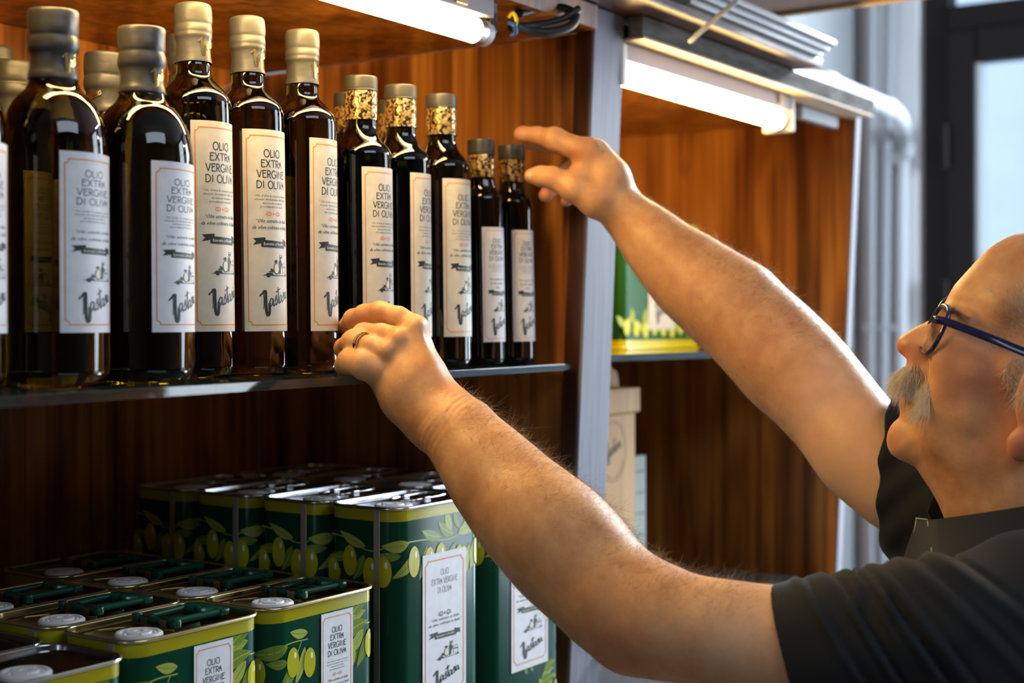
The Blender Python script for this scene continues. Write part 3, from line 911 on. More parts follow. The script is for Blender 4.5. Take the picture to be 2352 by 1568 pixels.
def make_bottle(kind):
    t = empty('oil_bottle')
    rnd = random.Random({'litre': 3, 'tall': 5, 'half': 8, 'quarter': 11}[kind])
    if kind == 'litre':
        R, H = 0.0405, 0.285
        body = [(0, .004), (R * .55, .003), (R * .80, 0.0), (R * .93, .002), (R, .010), (R, .030), (R, .150), (R, .170), (R * .995, .182), (R * .95, .196), (R * .84, .209), (R * .68, .2185), (R * .50, .2240), (.0172, .2335), (.0160, .240), (.0152, .252), (.0152, .268), (0, .268)]
        cap = [(0, H), (.0170, H), (.0187, H - .0015), (.0190, H - .006), (.0189, H - .018), (.0180, H - .0205), (.0188, H - .023), (.0193, H - .027), (.0190, H - .031), (.0174, H - .034), (.0168, H - .038), (.0169, H - .043), (.0174, H - .047), (.0187, H - .0500), (.0190, H - .0535), (.0179, H - .0542)]
        capm, LW, LH, LZ, gm = M['capsule_dark'], .0590, .1345, .174, M['oil_glass']
        sleeve = None
    elif kind == 'tall':
        R, H = 0.0325, 0.3285
        body = [(0, .004), (R * .55, .003), (R * .82, 0.0), (R * .94, .002), (R, .008), (R, .030), (R, .200), (R, .236), (R * .985, .2435), (R * .90, .249), (R * .66, .257), (R * .50, .2625), (.0152, .266), (.0150, .270), (.0150, .2745), (.0139, .279), (.0139, .312), (0, .312)]
        cap = [(0, H), (.0145, H), (.0162, H - .0015), (.0166, H - .005), (.0164, H - .016), (.0157, H - .0185), (.0163, H - .021), (.0166, H - .024), (.0161, H - .0262), (.0165, H - .029), (.0155, H - .0315), (.0150, H - .034), (.0150, H - .040), (.0154, H - .047), (.0161, H - .0515), (.0161, H - .0522)]
        capm, LW, LH, LZ, gm = M['capsule'], .0585, .1826, .222, M['oil_glass']
        sleeve = None
    elif kind == 'half':
        R, H = 0.0310, 0.2965
        body = [(0, .004), (R * .55, .003), (R * .82, 0.0), (R * .94, .002), (R, .008), (R, .030), (R, .190), (R, .212), (R * .985, .219), (R * .90, .2245), (R * .66, .2325), (R * .54, .240), (.0158, .245), (.0156, .250), (.0140, .283), (0, .283)]
        cap = [(0, H), (.0160, H), (.0170, H - .001), (.0170, H - .0125), (.0168, H - .0135)]
        sleeve = [(.0164, H - .0130), (.0167, H - .017), (.0167, H - .040), (.0168, H - .0445)]
        capm, LW, LH, LZ, gm = M['lid'], .0530, .170, .2025, M['oil_glass2']
    else:
        R, H = 0.0240, 0.2555
        body = [(0, .004), (R * .55, .003), (R * .82, 0.0), (R * .94, .002), (R, .007), (R, .030), (R, .150), (R, .184), (R * .98, .190), (R * .88, .194), (R * .72, .1985), (R * .66, .205), (.0148, .212), (.0140, .245), (0, .245)]
        cap = [(0, H), (.0148, H), (.0158, H - .001), (.0158, H - .0165), (.0155, H - .0175)]
        sleeve = [(.0151, H - .017), (.0154, H - .020), (.0154, H - .040), (.0153, H - .0435)]
        capm, LW, LH, LZ, gm = M['lid'], .0385, .129, .155, M['oil_glass2']
    sp = body[:4] + smooth_prof(body[4:])
    bm = bmesh.new(); add_lathe(bm, sp, 64)
    bm2 = bm
    obj('glass_body', bm2, gm, t, True, 50)
    # knurled foot ring under the base edge
    bm = bmesh.new()
    for i in range(44):
        a = 2 * math.pi * i / 44
        x, y = R * .86 * math.cos(a), R * .86 * math.sin(a)
        r = bmesh.ops.create_icosphere(bm, subdivisions=1, radius=0.0010)
        for v in r['verts']: v.co = v.co + Vector((x, y, 0.0011))
    o = obj('foot_knurling', bm, gm, t, True); o['kind'] = 'stuff'
    if sleeve:
        bm = bmesh.new(); add_lathe(bm, smooth_prof(cap), 48)
        obj('screw_lid', bm, capm, t, True, 40)
        obj('neck_sleeve', wrinkled_lathe(sleeve, 48, 0.00012, rnd), M['sleeve'], t, True)
        bm = bmesh.new()
        z = H - .0145
        add_lathe(bm, [(.0166 if kind == 'half' else .0152, z - 0.001), (.0172 if kind == 'half' else .0159, z - 0.0005), (.0172 if kind == 'half' else .0159, z + 0.0005), (.0166 if kind == 'half' else .0152, z + 0.001)], 48)
        obj('lid_seam', bm, M['capsule_dark'], t, True)
    else:
        c = obj('capsule', wrinkled_lathe(smooth_prof(cap), 64, 0.00022, rnd), capm, t, True)
        rr = .0163 if kind == 'tall' else .0178
        bm = bmesh.new()
        signature(bm, -0.012, -0.010, 0.024, 0, 0.0, sy=0.017)
        cut_x(bm, 0.0015, -0.014, 0.014)
        wrap_cyl(bm, rr, H - (.037 if kind == 'tall' else .040), math.radians(12))
        obj('gold_lettering', bm, M['gold'], c)
    # paper label wrapped on the body, print on it
    a = empty  # noqa
    sheet = grid_sheet(LW, LH, 28, 2); wrap_cyl(sheet, R + 0.00012, LZ)
    lab = obj('paper_label', sheet, M['paper_daylit' if kind in ('litre', 'quarter') else 'paper'], t, True)
    pr = label_print(LW, LH, kind)
    cut_x(pr, 0.0022, -LW / 2, LW / 2, 0.0007)
    wrap_cyl(pr, R + 0.00022, LZ)
    obj('label_print', pr, [M['ink'], M['ink_orange'], M['ink_cream']], lab)
    return t


def place_bottle(t, px, d, ang, z, label, group, lean=0.0):
    """ang: where the label faces, degrees to the right of the camera"""
    u = (px - CX) / FPX
    p = CAM + FWD * d + RGT * (u * d)
    t.location = (p.x, p.y, z)
    tocam = math.atan2(CAM.y - p.y, CAM.x - p.x)
    face = tocam + math.radians(ang)      # turning towards image right = counter-clockwise from above
    t.rotation_mode = 'XYZ'
    rot = Matrix.Rotation(-lean, 3, FWD) @ Matrix.Rotation(face + math.pi / 2, 3, 'Z')
    t.rotation_euler = rot.to_euler()
    tag(t, label, 'bottle', group)


proto = {k: make_bottle(k) for k in ('litre', 'tall', 'half', 'quarter')}
used = set()
def bottle(kind, px, d, ang, label, group, lean=0.0):
    if kind in used: t = copy_tree(proto[kind])
    else: t = proto[kind]; used.add(kind)
    place_bottle(t, px, d, ang, ZS + 0.0003, label, group, lean)
    return t
GF, GB = 'oil bottles in the front row on the glass shelf', 'oil bottles standing behind the front row'
def dY(px, Y): return Y / (math.sin(TH) - math.cos(TH) * (px - CX) / FPX)
bottle('litre', -122, 1.020, 44, 'wide round-shouldered dark oil bottle cut off by the left picture edge', GF)
bottle('litre', 126, 1.096, 47, 'first full wide round-shouldered bottle from the left, with black capsule', GF, 0.004)
bottle('litre', 330, 1.160, 51, 'second full wide round-shouldered bottle from the left, beside the tallest capsule', GF, 0.006)
bottle('tall', 455, 1.2705, 45, 'tallest-looking slim bottle with grey capsule, leftmost of three alike', GF, 0.014)
bottle('tall', 579, 1.3258, 41, 'slim bottle with grey capsule, middle of three alike', GF, 0.014)
bottle('tall', 700, 1.3854, 62, 'slim bottle with grey capsule touched by the ringed hand, rightmost of three', GF, 0.008)
bottle('half', 835, 1.457, 49, 'gold-sleeved medium bottle directly behind the ringed hand', GF, 0.010)
bottle('half', 925, 1.511, 66, 'gold-sleeved medium bottle, middle of the three gold-sleeved ones', GF, 0.008)
bottle('half', 1019, 1.5715, 50, 'gold-sleeved medium bottle, rightmost, beside the two small bottles', GF, 0.010)
bottle('quarter', 1113, 1.6346, 44, 'small dark bottle, left one of the two smallest', GF, 0.016)
bottle('quarter', 1183, 1.686, 43, 'smallest-looking dark bottle at the right end under the open hand', GF, 0.018)
bottle('litre', 243, 1.270, -60, 'grey-capped bottle behind, peeking between the two wide front bottles', GB)
bottle('litre', 22, 1.306, 40, 'bottle behind the front row at left edge, gold writing on its capsule', GB)
bottle('tall', -8, 1.464, 40, 'grey-capped bottle at far left edge, highest in the rear row', GB)
bottle('tall', 27, 1.560, 40, 'rearmost grey-capped bottle near the left picture edge', GB)
bottle('tall', 423, 1.405, -60, 'grey-capped bottle hidden behind the tallest-looking slim bottle', GB)
bottle('half', 802, 1.562, -60, 'rear bottle showing its lid left of the first gold sleeve', GB)
bottle('half', 901, 1.613, -60, 'rear bottle showing its lid between two gold sleeves', GB)
# ------------------------------------------------------------------ tins
M['tin_green'] = mat('green_litho_tin', (0.006, 0.055, 0.030), rough=0.15, spec=0.28)
M['tin_yellow'] = mat('yellow_litho_tin', (0.40, 0.36, 0.015), rough=0.15, spec=0.28)
M['tin_rim_gold'] = mat('gold_lacquered_rim', (0.62, 0.52, 0.30), rough=0.24, metal=0.9)
M['tin_rim_silver'] = mat('silver_tinplate', (0.62, 0.64, 0.66), rough=0.22, metal=1.0)
M['tin_lid_gold'] = mat('gold_lacquered_lid', (0.30, 0.22, 0.10), rough=0.22, metal=1.0)
M['tin_lid_silver'] = mat('silver_tinplate_lid', (0.30, 0.30, 0.32), rough=0.18, metal=1.0)
M['seam'] = mat('bare_seam_metal', (0.55, 0.52, 0.46), rough=0.4, metal=0.55)
M['handle_green'] = mat('green_handle_plastic', (0.004, 0.06, 0.035), rough=0.25)
M['cap_white'] = mat('white_cap_plastic', (0.74, 0.72, 0.72), rough=0.35)
M['leaf_a'] = mat('leaf_print_green', (0.17, 0.26, 0.035), rough=0.17, spec=0.22)
M['leaf_b'] = mat('leaf_print_light', (0.36, 0.42, 0.08), rough=0.17, spec=0.22)
M['olive'] = mat('olive_print', (0.46, 0.44, 0.02), rough=0.17, spec=0.22)
M['olive_hi'] = mat('olive_print_highlight', (0.9, 0.88, 0.7), rough=0.17, spec=0.22)


def rr_path(W, D, r, n=8):
    """rounded rectangle, counter-clockwise seen from above, starting at the back of the left face;
    returns points and arc length"""
    pts = []
    hw, hd = W / 2, D / 2
    for (cx, cy, a0) in ((-hw + r, -hd + r, 180), (hw - r, -hd + r, 270), (hw - r, hd - r, 0), (-hw + r, hd - r, 90)):
        for i in range(n + 1):
            a = math.radians(a0 + 90 * i / n)
            pts.append((cx + r * math.cos(a), cy + r * math.sin(a)))
    return pts


def perim_map(W, D, r):
    """arc length s measured from the left face / front-left corner start; s<0 on the left face"""
    hw, hd = W / 2, D / 2
    q = math.pi * r / 2
    def f(s, off):
        if s < 0:
            return (-hw - off, -hd + r - s)
        if s < q:
            a = math.pi + s / r
            return (-hw + r + (r + off) * math.cos(a), -hd + r + (r + off) * math.sin(a))
        s2 = s - q
        if s2 < W - 2 * r:
            return (-hw + r + s2, -hd - off)
        s3 = s2 - (W - 2 * r)
        if s3 < q:
            a = 1.5 * math.pi + s3 / r
            return (hw - r + (r + off) * math.cos(a), -hd + r + (r + off) * math.sin(a))
        return (hw + off, -hd + r + (s3 - q))
    return f


def leaf(bm, x, y, L, wd, ang, mi, z=0.0, vein=None):
    c, s = math.cos(math.radians(ang)), math.sin(math.radians(ang))
    n = 9
    up, lo = [], []
    for i in range(n + 1):
        t = i / n
        h = wd * 0.5 * math.sin(math.pi * t ** 0.85) ** 0.9
        b = 0.06 * L * math.sin(math.pi * t)
        up.append((t * L, h + b)); lo.append((t * L, -h + b))
    pts = up + lo[::-1][1:-1]
    pts = [(x + a * c - b * s, y + a * s + b * c) for a, b in pts]
    poly(bm, pts, mi, z)
    if vein is not None:
        ve = [(x + a * c - b * s, y + a * s + b * c) for a, b in [(t * L, 0.06 * L * math.sin(math.pi * t)) for t in (0.08, .3, .5, .7, .9)]]
        stroke(bm, ve, wd * 0.07, vein, z + 0.00001)


def olive(bm, x, y, rx, ry, z=0.0):
    poly(bm, arc(x, y - ry, rx, ry, 0, 360, 20), 2, z)
    poly(bm, arc(x + rx * .35, y - ry * .55, rx * .18, ry * .22, 0, 360, 10), 3, z + 0.000015)


def branch_art(kind):
    """olive branch motif; x is arc length from the left corner start, y is height under the band"""
    bm = bmesh.new()
    def st(pts, w=0.0011): stroke(bm, [(p.x, p.y) for p in spline([(a, b, 0) for a, b in pts], 5)], w, 1, 0.00001)
    if kind == 'tall':
        s0 = 0.0
        st([(-0.062, -0.016), (-0.04, -0.02), (-0.012, -0.030), (0.02, -0.022), (0.06, -0.022), (0.10, -0.026), (0.15, -0.016), (0.185, -0.02)])
        L = [(-0.066, -0.018, .026, .014, -170), (-0.018, -0.026, .036, .010, 158), (-0.040, -0.036, .026, .010, 186), (-0.020, -0.034, .030, .012, -118),
             (0.032, -0.022, .030, .012, 184), (0.085, -0.022, .034, .011, 163), (0.022, -0.034, .024, .009, 176), (0.046, -0.030, .042, .012, -142), (0.062, -0.028, .036, .010, -112),
             (0.106, -0.022, .030, .012, 150), (0.103, -0.018, .026, .010, 112), (0.118, -0.018, .026, .008, 118), (0.124, -0.012, .030, .015, 22), (0.114, -0.022, .042, .014, 8),
             (0.110, -0.030, .034, .011, -130), (0.135, -0.034, .036, .012, -118), (0.144, -0.030, .034, .012, -105), (0.150, -0.02, .03, .012, -30), (-0.05, -0.05, .024, .009, -130)]
        for i, (x, y, l_, w_, a_) in enumerate(L): leaf(bm, x, y, l_, w_, a_, 0 if i % 3 != 1 else 1, 0.00003 + i * 0.00002, 1 if i % 3 != 1 else 0)
        for i, (x, y) in enumerate(((-0.060, -0.040), (-0.038, -0.026), (-0.012, -0.036), (0.004, -0.034), (0.040, -0.026), (0.0655, -0.030), (0.084, -0.028), (0.104, -0.043), (0.116, -0.034), (0.1235, -0.036), (0.150, -0.028), (0.172, -0.03))):
            olive(bm, x, y, .0088, .0155, 0.00050 + i * 0.00003)
    else:
        st([(-0.060, -0.020), (-0.03, -0.022), (0.0, -0.026), (0.035, -0.020), (0.060, -0.020)])
        st([(0.108, -0.028), (0.125, -0.020), (0.145, -0.020), (0.165, -0.022)])
        st([(0.052, -0.020), (0.046, -0.030), (0.036, -0.040)], 0.0009)
        L = [(0.034, -0.022, .036, .013, 188), (0.060, -0.014, .024, .009, 170), (0.034, -0.036, .022, .009, 178), (0.046, -0.032, .044, .012, -128), (0.056, -0.026, .036, .009, -112),
             (0.086, -0.004, .012, .006, 110), (0.098, -0.003, .012, .006, 115), (0.116, -0.016, .026, .011, 20), (0.120, -0.008, .026, .013, 25), (0.108, -0.028, .038, .015, 16),
             (0.138, -0.024, .034, .012, -140), (0.144, -0.028, .036, .011, -118), (0.128, -0.044, .030, .011, -145), (0.110, -0.016, .014, .007, -70),
             (-0.010, -0.02, .034, .012, 175), (-0.018, -0.032, .030, .011, -125), (-0.045, -0.03, .03, .011, -140)]
        for i, (x, y, l_, w_, a_) in enumerate(L): leaf(bm, x, y, l_, w_, a_, 0 if i % 3 != 1 else 1, 0.00003 + i * 0.00002, 1 if i % 3 != 1 else 0)
        for i, (x, y) in enumerate(((0.004, -0.030), (0.040, -0.024), (0.062, -0.028), (0.110, -0.030), (0.1175, -0.031), (0.147, -0.026), (-0.022, -0.026), (-0.045, -0.034))):
            olive(bm, x, y, .0078, .0135, 0.00050 + i * 0.00003)
    return bm


def make_tin(kind):
    t = empty('oil_tin')
    W, D, r = 0.1485, 0.0900, 0.0200
    H = {'tall': 0.262, 'low': 0.192, 'plain': 0.185}[kind]
    rim_m = M['tin_rim_gold'] if kind == 'low' else M['tin_rim_silver']
    lid_m = M['tin_lid_gold'] if kind == 'low' else M['tin_lid_silver']
    band = 0.0105
    base = rr_path(W, D, r)
    n = len(base)
    bm = bmesh.new()
    zs = [0.002, 0.012, H - 0.004 - band, H - 0.0035]
    loops = [[bm.verts.new((x, y, z)) for x, y in base] for z in zs]
    for k in range(3):
        for i in range(n):
            f = bm.faces.new((loops[k][i], loops[k][(i + 1) % n], loops[k + 1][(i + 1) % n], loops[k + 1][i]))
            f.material_index = 1 if k in (0, 2) else 0
    f = bm.faces.new(list(reversed(loops[0]))); f.material_index = 1
    obj('tin_body', bm, [M['tin_green'], M['tin_yellow']], t, True, 50)
    # rolled rims, top and bottom
    bm = bmesh.new()
    out = rr_path(W + 0.0016, D + 0.0016, r + 0.0008)
    add_tube(bm, [(x, y, H - 0.0018) for x, y in out], 0.0018, 10, closed=True)
    obj('top_rim', bm, rim_m, t, True)
    bm = bmesh.new()
    add_tube(bm, [(x, y, 0.0018) for x, y in out], 0.0018, 8, closed=True)
    obj('bottom_rim', bm, rim_m, t, True)
    # recessed lid with a stamped panel line
    bm = bmesh.new()
    prev = None
    for (ins, z) in ((0.0, H - 0.001), (0.0012, H - 0.0015), (0.0018, H - 0.0050), (0.006, H - 0.0056), (0.0075, H - 0.0050), (0.0090, H - 0.0056)):
        lp = [bm.verts.new((x, y, z)) for x, y in rr_path(W - 2 * ins, D - 2 * ins, max(0.003, r - ins))]
        if prev:
            for i in range(n): bm.faces.new((prev[i], prev[(i + 1) % n], lp[(i + 1) % n], lp[i]))
        prev = lp
    bm.faces.new(prev)
    obj('lid', bm, lid_m, t, True, 40)
    zl = H - 0.0056
    # side seam, a bare metal strip on the left face near the corner
    bm = bmesh.new()
    add_box(bm, (-W / 2 - 0.0007, -D / 2 + r + 0.000, 0.003), (-W / 2 + 0.0003, -D / 2 + r + 0.0075, H - 0.0035), 0.0003)
    obj('side_seam', bm, M['seam'], t)
    if kind != 'plain' or True:
        bm = bmesh.new()
        cx, cy = (-W / 2 + 0.034 if kind != 'plain' else 0.0), -D / 2 + 0.030
        rc = 0.0195
        add_lathe(bm, [(rc, zl + 0.0003), (rc, zl + 0.0030), (rc - .0015, zl + 0.0044), (rc - .004, zl + 0.0046), (rc - .0055, zl + 0.0036), (rc - .008, zl + 0.0036), (rc - .0092, zl + 0.0050), (.004, zl + 0.0052), (.003, zl + 0.0045), (0, zl + 0.0045)], 36, cx=cx, cy=cy)
        for k in range(5):
            a = k * 2 * math.pi / 5 + 0.4
            add_box(bm, (cx + (rc - .0068) * math.cos(a) - .0012, cy + (rc - .0068) * math.sin(a) - .0012, zl + .003), (cx + (rc - .0068) * math.cos(a) + .0012, cy + (rc - .0068) * math.sin(a) + .0012, zl + .0049), 0.0004)
        o = obj('pour_cap', bm, M['cap_white'], t, True, 35)
        if kind == 'plain':
            o.scale = (1, 1, 1)
    if kind == 'low':
        h = empty('carry_handle'); h.parent = t
        hx, hy = 0.018, 0.004
        bm = bmesh.new()
        # folded plastic frame: two side bars, wavy grip, end bar
        add_tube(bm, [(hx - .022, hy - .016, zl + .0052), (hx + .034, hy - .020, zl + .0058)], 0.0031, 10)
        add_tube(bm, [(hx - .022, hy + .018, zl + .0052), (hx + .034, hy + .020, zl + .0058)], 0.0028, 10)
        add_box(bm, (hx + .030, hy - .024, zl + .0025), (hx + .040, hy + .024, zl + .0085), 0.0012)
        add_tube(bm, [(hx - .022, hy - .024, zl + .0050), (hx - .022, hy + .024, zl + .0050)], 0.0030, 10)
        add_box(bm, (hx - .026, hy - .027, zl + .0015), (hx - .019, hy - .020, zl + .0088), 0.0010)
        add_box(bm, (hx - .026, hy + .020, zl + .0015), (hx - .019, hy + .027, zl + .0088), 0.0010)
        add_tube(bm, spline([(hx + .032, hy - .012, zl + .006), (hx + .020, hy - .008, zl + .0075), (hx + .024, hy, zl + .0078), (hx + .020, hy + .008, zl + .0075), (hx + .032, hy + .012, zl + .006)], 5), 0.0030, 8)
        add_box(bm, (hx - .016, hy - .012, zl + .001), (hx + .016, hy + .012, zl + .0032), 0.001)
        obj('plastic_handle', bm, M['handle_green'], t, True, 40)
        bpy.data.objects.remove(h)
        for yy in (-.013, .010):
            bm = bmesh.new()
            prof = [(-.0055, .0002), (-.0050, .0080), (-.0030, .0092), (.0030, .0092), (.0050, .0080), (.0056, .0060), (.0062, .0002)]
            for j in (0, 1):
                pass
            A = [bm.verts.new((hx - .022 + a, hy + yy - .0045, zl + b)) for a, b in prof]
            B = [bm.verts.new((hx - .022 + a, hy + yy + .0045, zl + b)) for a, b in prof]
            for i in range(len(prof) - 1): bm.faces.new((A[i], A[i + 1], B[i + 1], B[i]))
            bmesh.ops.solidify(bm, geom=list(bm.faces), thickness=0.0006)
            obj('handle_clip', bm, M['tin_rim_silver'], t)
        bm = bmesh.new()
        add_tube(bm, spline([(-W / 2 + .030, .034, zl + .0003), (-W / 2 + .055, .020, zl + .0003), (-W / 2 + .060, -.004, zl + .0003), (-W / 2 + .068, -.020, zl + .0003)], 8), 0.0008, 6)
        obj('lid_emboss', bm, lid_m, t, True)
    elif kind == 'tall':
        bm = bmesh.new()
        hx = 0.022
        pts = [(hx - .030, -.012, zl + .004), (hx + .022, -.014, zl + .005), (hx + .032, -.004, zl + .006), (hx + .032, .008, zl + .006), (hx + .022, .016, zl + .005), (hx - .030, .014, zl + .004), (hx - .036, .001, zl + .004)]
        add_tube(bm, spline(pts + [pts[0]], 6), 0.0016, 8)
        obj('wire_handle', bm, M['tin_rim_silver'], t, True)
        for yy in (-.013, .015):
            bm = bmesh.new()
            add_box(bm, (hx - .012, yy - .004, zl), (hx - .002, yy + .004, zl + .0066), 0.001)
            obj('handle_clip', bm, M['tin_rim_silver'], t)
    # printed art
    f = perim_map(W, D, r)
    q = math.pi * r / 2
    ztop = H - 0.004 - band
    bm = branch_art('tall' if kind == 'tall' else 'low')
    bmesh.ops.bisect_plane(bm, geom=list(bm.verts) + list(bm.edges) + list(bm.faces), plane_co=(-0.066, 0, 0), plane_no=(-1, 0, 0), clear_outer=True)
    bmesh.ops.bisect_plane(bm, geom=list(bm.verts) + list(bm.edges) + list(bm.faces), plane_co=(0, -0.0008, 0), plane_no=(0, 1, 0), clear_outer=True)
    cut_x(bm, 0.0035, 0, q)
    cut_x(bm, 0.0035, q + W - 2 * r, 2 * q + W - 2 * r)
    for v in bm.verts:
        x, y = f(v.co.x, v.co.z + 0.0001)
        v.co = Vector((x, y, ztop + v.co.y))
    bmesh.ops.recalc_face_normals(bm, faces=list(bm.faces))
    obj('olive_branch_print', bm, [M['leaf_a'], M['leaf_b'], M['olive'], M['olive_hi']], t)
    if kind == 'tall':
        # mirrored branch at the foot
        bm = branch_art('low')
        bmesh.ops.bisect_plane(bm, geom=list(bm.verts) + list(bm.edges) + list(bm.faces), plane_co=(-0.066, 0, 0), plane_no=(-1, 0, 0), clear_outer=True)
        cut_x(bm, 0.0035, 0, q)
        cut_x(bm, 0.0035, q + W - 2 * r, 2 * q + W - 2 * r)
        for v in bm.verts:
            x, y = f(v.co.x, v.co.z + 0.0001)
            v.co = Vector((x, y, 0.056 + v.co.y * 0.8))
        bmesh.ops.recalc_face_normals(bm, faces=list(bm.faces))
        obj('olive_branch_print', bm, [M['leaf_a'], M['leaf_b'], M['olive'], M['olive_hi']], t)
    # paper label on the front face
    if kind == 'tall':
        LW, LH, lx, dz = 0.074, 0.150, 0.0045, 0.052
    else:
        LW, LH, lx, dz = 0.0445, 0.138, 0.0135, 0.0155
    zt = H - dz
    bm = grid_sheet(LW, LH, 1, 1)
    for v in bm.verts: v.co = Vector((lx + v.co.x, -D / 2 - 0.00110, zt + v.co.y))
    lab = obj('paper_label', bm, M['paper_daylit'], t)
    pr = label_print(LW, LH, 'tall_tin' if kind == 'tall' else 'tin')
    for v in pr.verts: v.co = Vector((lx + v.co.x, -D / 2 - 0.00125 - v.co.z, zt + v.co.y))
    obj('label_print', pr, [M['ink'], M['ink_orange'], M['ink_cream']], lab)
    return t


tin_proto = {k: make_tin(k) for k in ('tall', 'low', 'plain')}
tin_used = set()
def tin(kind, x, y, z, label, group, rz=0.0):
    if kind in tin_used: t = copy_tree(tin_proto[kind])
    else: t = tin_proto[kind]; tin_used.add(kind)
    t.location = (x, y, z); t.rotation_euler = (0, 0, rz)
    return tag(t, label, 'tin', group)
ZL = Z(-0.4418)
HD = 0.0925                        # half depth + front offset
YF = 0.880
GT = 'tall green oil tins'
names_a = ['tall green tin with white label, front one left of the forearm', 'tall green tin directly behind the front labelled tall tin', 'third tall green tin back in the left column', 'rearmost tall green tin in the left column, darkest and farthest left']
names_b = ['tall green tin partly behind the near forearm, rightmost with a label', 'tall tin behind the forearm-covered one, second in the right column', 'third tall tin back in the right column, only its lid showing', 'rearmost tall tin in the right column, only its lid showing']
for i in range(4):
    tin('tall', 1.1755, YF + 0.045 + i * 0.0965, ZL, names_a[i], GT)
for i in range(4):
    tin('tall', 1.3345, YF + 0.045 + i * 0.0965, ZL, names_b[i], GT)
GL = 'low green oil tins with green handles'
n_e = ['low green tin with handle, label fully in view, touching the front tall tin', 'low tin with green handle behind the one beside the tall tin', 'third low tin back in the column beside the tall tins', 'rearmost low tin, at the back of the column beside the tall tins']
for i in range(4):
    tin('low', 1.000, YF + 0.045 + i * 0.0965, ZL, n_e[i], GL)
n_f = ['low green tin with handle, front of the middle column, label cut by bottom edge', 'low tin with green handle second in the middle column', 'low tin with green handle third in the middle column, reaching the left edge']
for i in range(3):
    tin('low', 0.8435, YF + 0.045 + i * 0.0965, ZL, n_f[i], GL)
n_g = ['silver-rimmed tin with white cap in the bottom left corner', 'silver-rimmed tin second from the bottom left corner', 'silver-rimmed tin at left edge, farthest back of its column']
for i in range(3):
    tin('plain', 0.685, YF + 0.035 + i * 0.0965, ZL, n_g[i], 'silver-rimmed low tins at the left')

# big tin, wooden box and pale carton in the right cabinet
t = tin_proto['tall']
def wide_tin():
    t = empty('large_oil_tin', (2.005, 1.115, Z(-0.0378)))
    W, D, r, H = 0.255, 0.10, 0.012, 0.196
    base = rr_path(W, D, r, 5); n = len(base)
    bm = bmesh.new()
    zs = [0.001, 0.014, H - 0.012, H]
    loops = [[bm.verts.new((x, y, z)) for x, y in base] for z in zs]
    for k in range(3):
        for i in range(n):
            f = bm.faces.new((loops[k][i], loops[k][(i + 1) % n], loops[k + 1][(i + 1) % n], loops[k + 1][i])); f.material_index = 1 if k != 1 else 0
    bm.faces.new(list(reversed(loops[0]))).material_index = 1; bm.faces.new(loops[3]).material_index = 1
    obj('tin_body', bm, [M['tin_green2'], M['tin_yellow2']], t, True, 50)
    for z in (0.0015, H):
        bm = bmesh.new(); add_tube(bm, [(x, y, z) for x, y in rr_path(W + .002, D + .002, r + .001, 5)], 0.002, 8, closed=True)
        obj('rim', bm, M['tin_yellow2'], t, True)
    bm = bmesh.new()
    for (z0, sc) in ((0.046, 1), (H - 0.018, 1)):
        for i in range(9):
            x = -0.118 + i * 0.029
            olive(bm, x, z0 - 0.002 * (i % 3), .010, .0125, 0.0007 + i * 0.00003)
            leaf(bm, x - .004, z0 - .010, .030, .012, 150 - 40 * (i % 4), 0 if i % 2 else 1, 0.00002 + i * 0.00003)
            leaf(bm, x + .004, z0 - .006, .026, .010, 35 - 70 * (i % 2), 1, 0.00033 + i * 0.00003)
    for v in bm.verts: v.co = Vector((v.co.x, -D / 2 - 0.0002 - v.co.z, v.co.y))
    obj('olive_branch_print', bm, [M['leaf_b2'], M['leaf_b2'], M['olive2'], M['olive_hi']], t)['kind'] = 'stuff'
    LW, LH = 0.088, 0.098
    bm = grid_sheet(LW, LH, 1, 1)
    for v in bm.verts: v.co = Vector((-0.008 + v.co.x, -D / 2 - 0.0013, 0.128 + v.co.y))
    lab = obj('paper_label', bm, M['paper'], t)
    pr = bmesh.new()
    caps_text(pr, 'OLIO', 0, -0.022, .008, 0); caps_text(pr, 'EXTRA VERGINE', 0, -0.034, .008, 0, 0.1, 0.8)
    riders(pr, -.014, -.058, .028)
    signature(pr, -0.024, -0.090, 0.048, 0)
    for v in pr.verts: v.co = Vector((-0.008 + v.co.x, -D / 2 - 0.00145 - v.co.z, 0.128 + v.co.y))
    obj('label_print', pr, [M['ink'], M['ink_orange'], M['ink_cream']], lab)
    return tag(t, 'large wide green tin with yellow base band on the right glass shelf', 'tin')
M['tin_green2'] = mat('bright_green_litho', (0.012, 0.10, 0.015), rough=0.3, spec=0.3)
M['tin_yellow2'] = mat('bright_yellow_litho', (0.70, 0.62, 0.01), rough=0.25, coat=0.5)
M['leaf_b2'] = mat('bright_leaf_print', (0.35, 0.45, 0.02), rough=0.3)
M['olive2'] = mat('bright_olive_print', (0.60, 0.65, 0.02), rough=0.3)
wide_tin()

M['carton'] = mat('pale_pine_box', (0.56, 0.37, 0.20), rough=0.6)
add_noise(M['carton'], (0.44, 0.23, 0.070), (0.58, 0.34, 0.12), scale=(30, 30, 1.5), nscale=2, detail=5, bump=0.1)
M['carton_ink'] = mat('burnt_stamp', (0.16, 0.12, 0.08), rough=0.7)
wb = empty('wooden_bottle_box', (1.776, 1.045, Z(-0.3938))); tag(wb, 'pale wooden bottle box with sliding lid standing in right cabinet', 'box')
box('box_body', (-0.100, -0.04, 0.0), (0.030, 0.04, 0.268), M['carton'], wb, 0.0015)
box('lid_collar', (-0.105, -0.045, 0.2685), (0.036, 0.045, 0.304), M['carton'], wb, 0.002)
bm = bmesh.new()
vs0 = [bm.verts.new(c) for c in ((-0.095, -0.015, 0.3045), (0.027, -0.015, 0.3045), (0.027, 0.015, 0.3045), (-0.095, 0.015, 0.3045))]
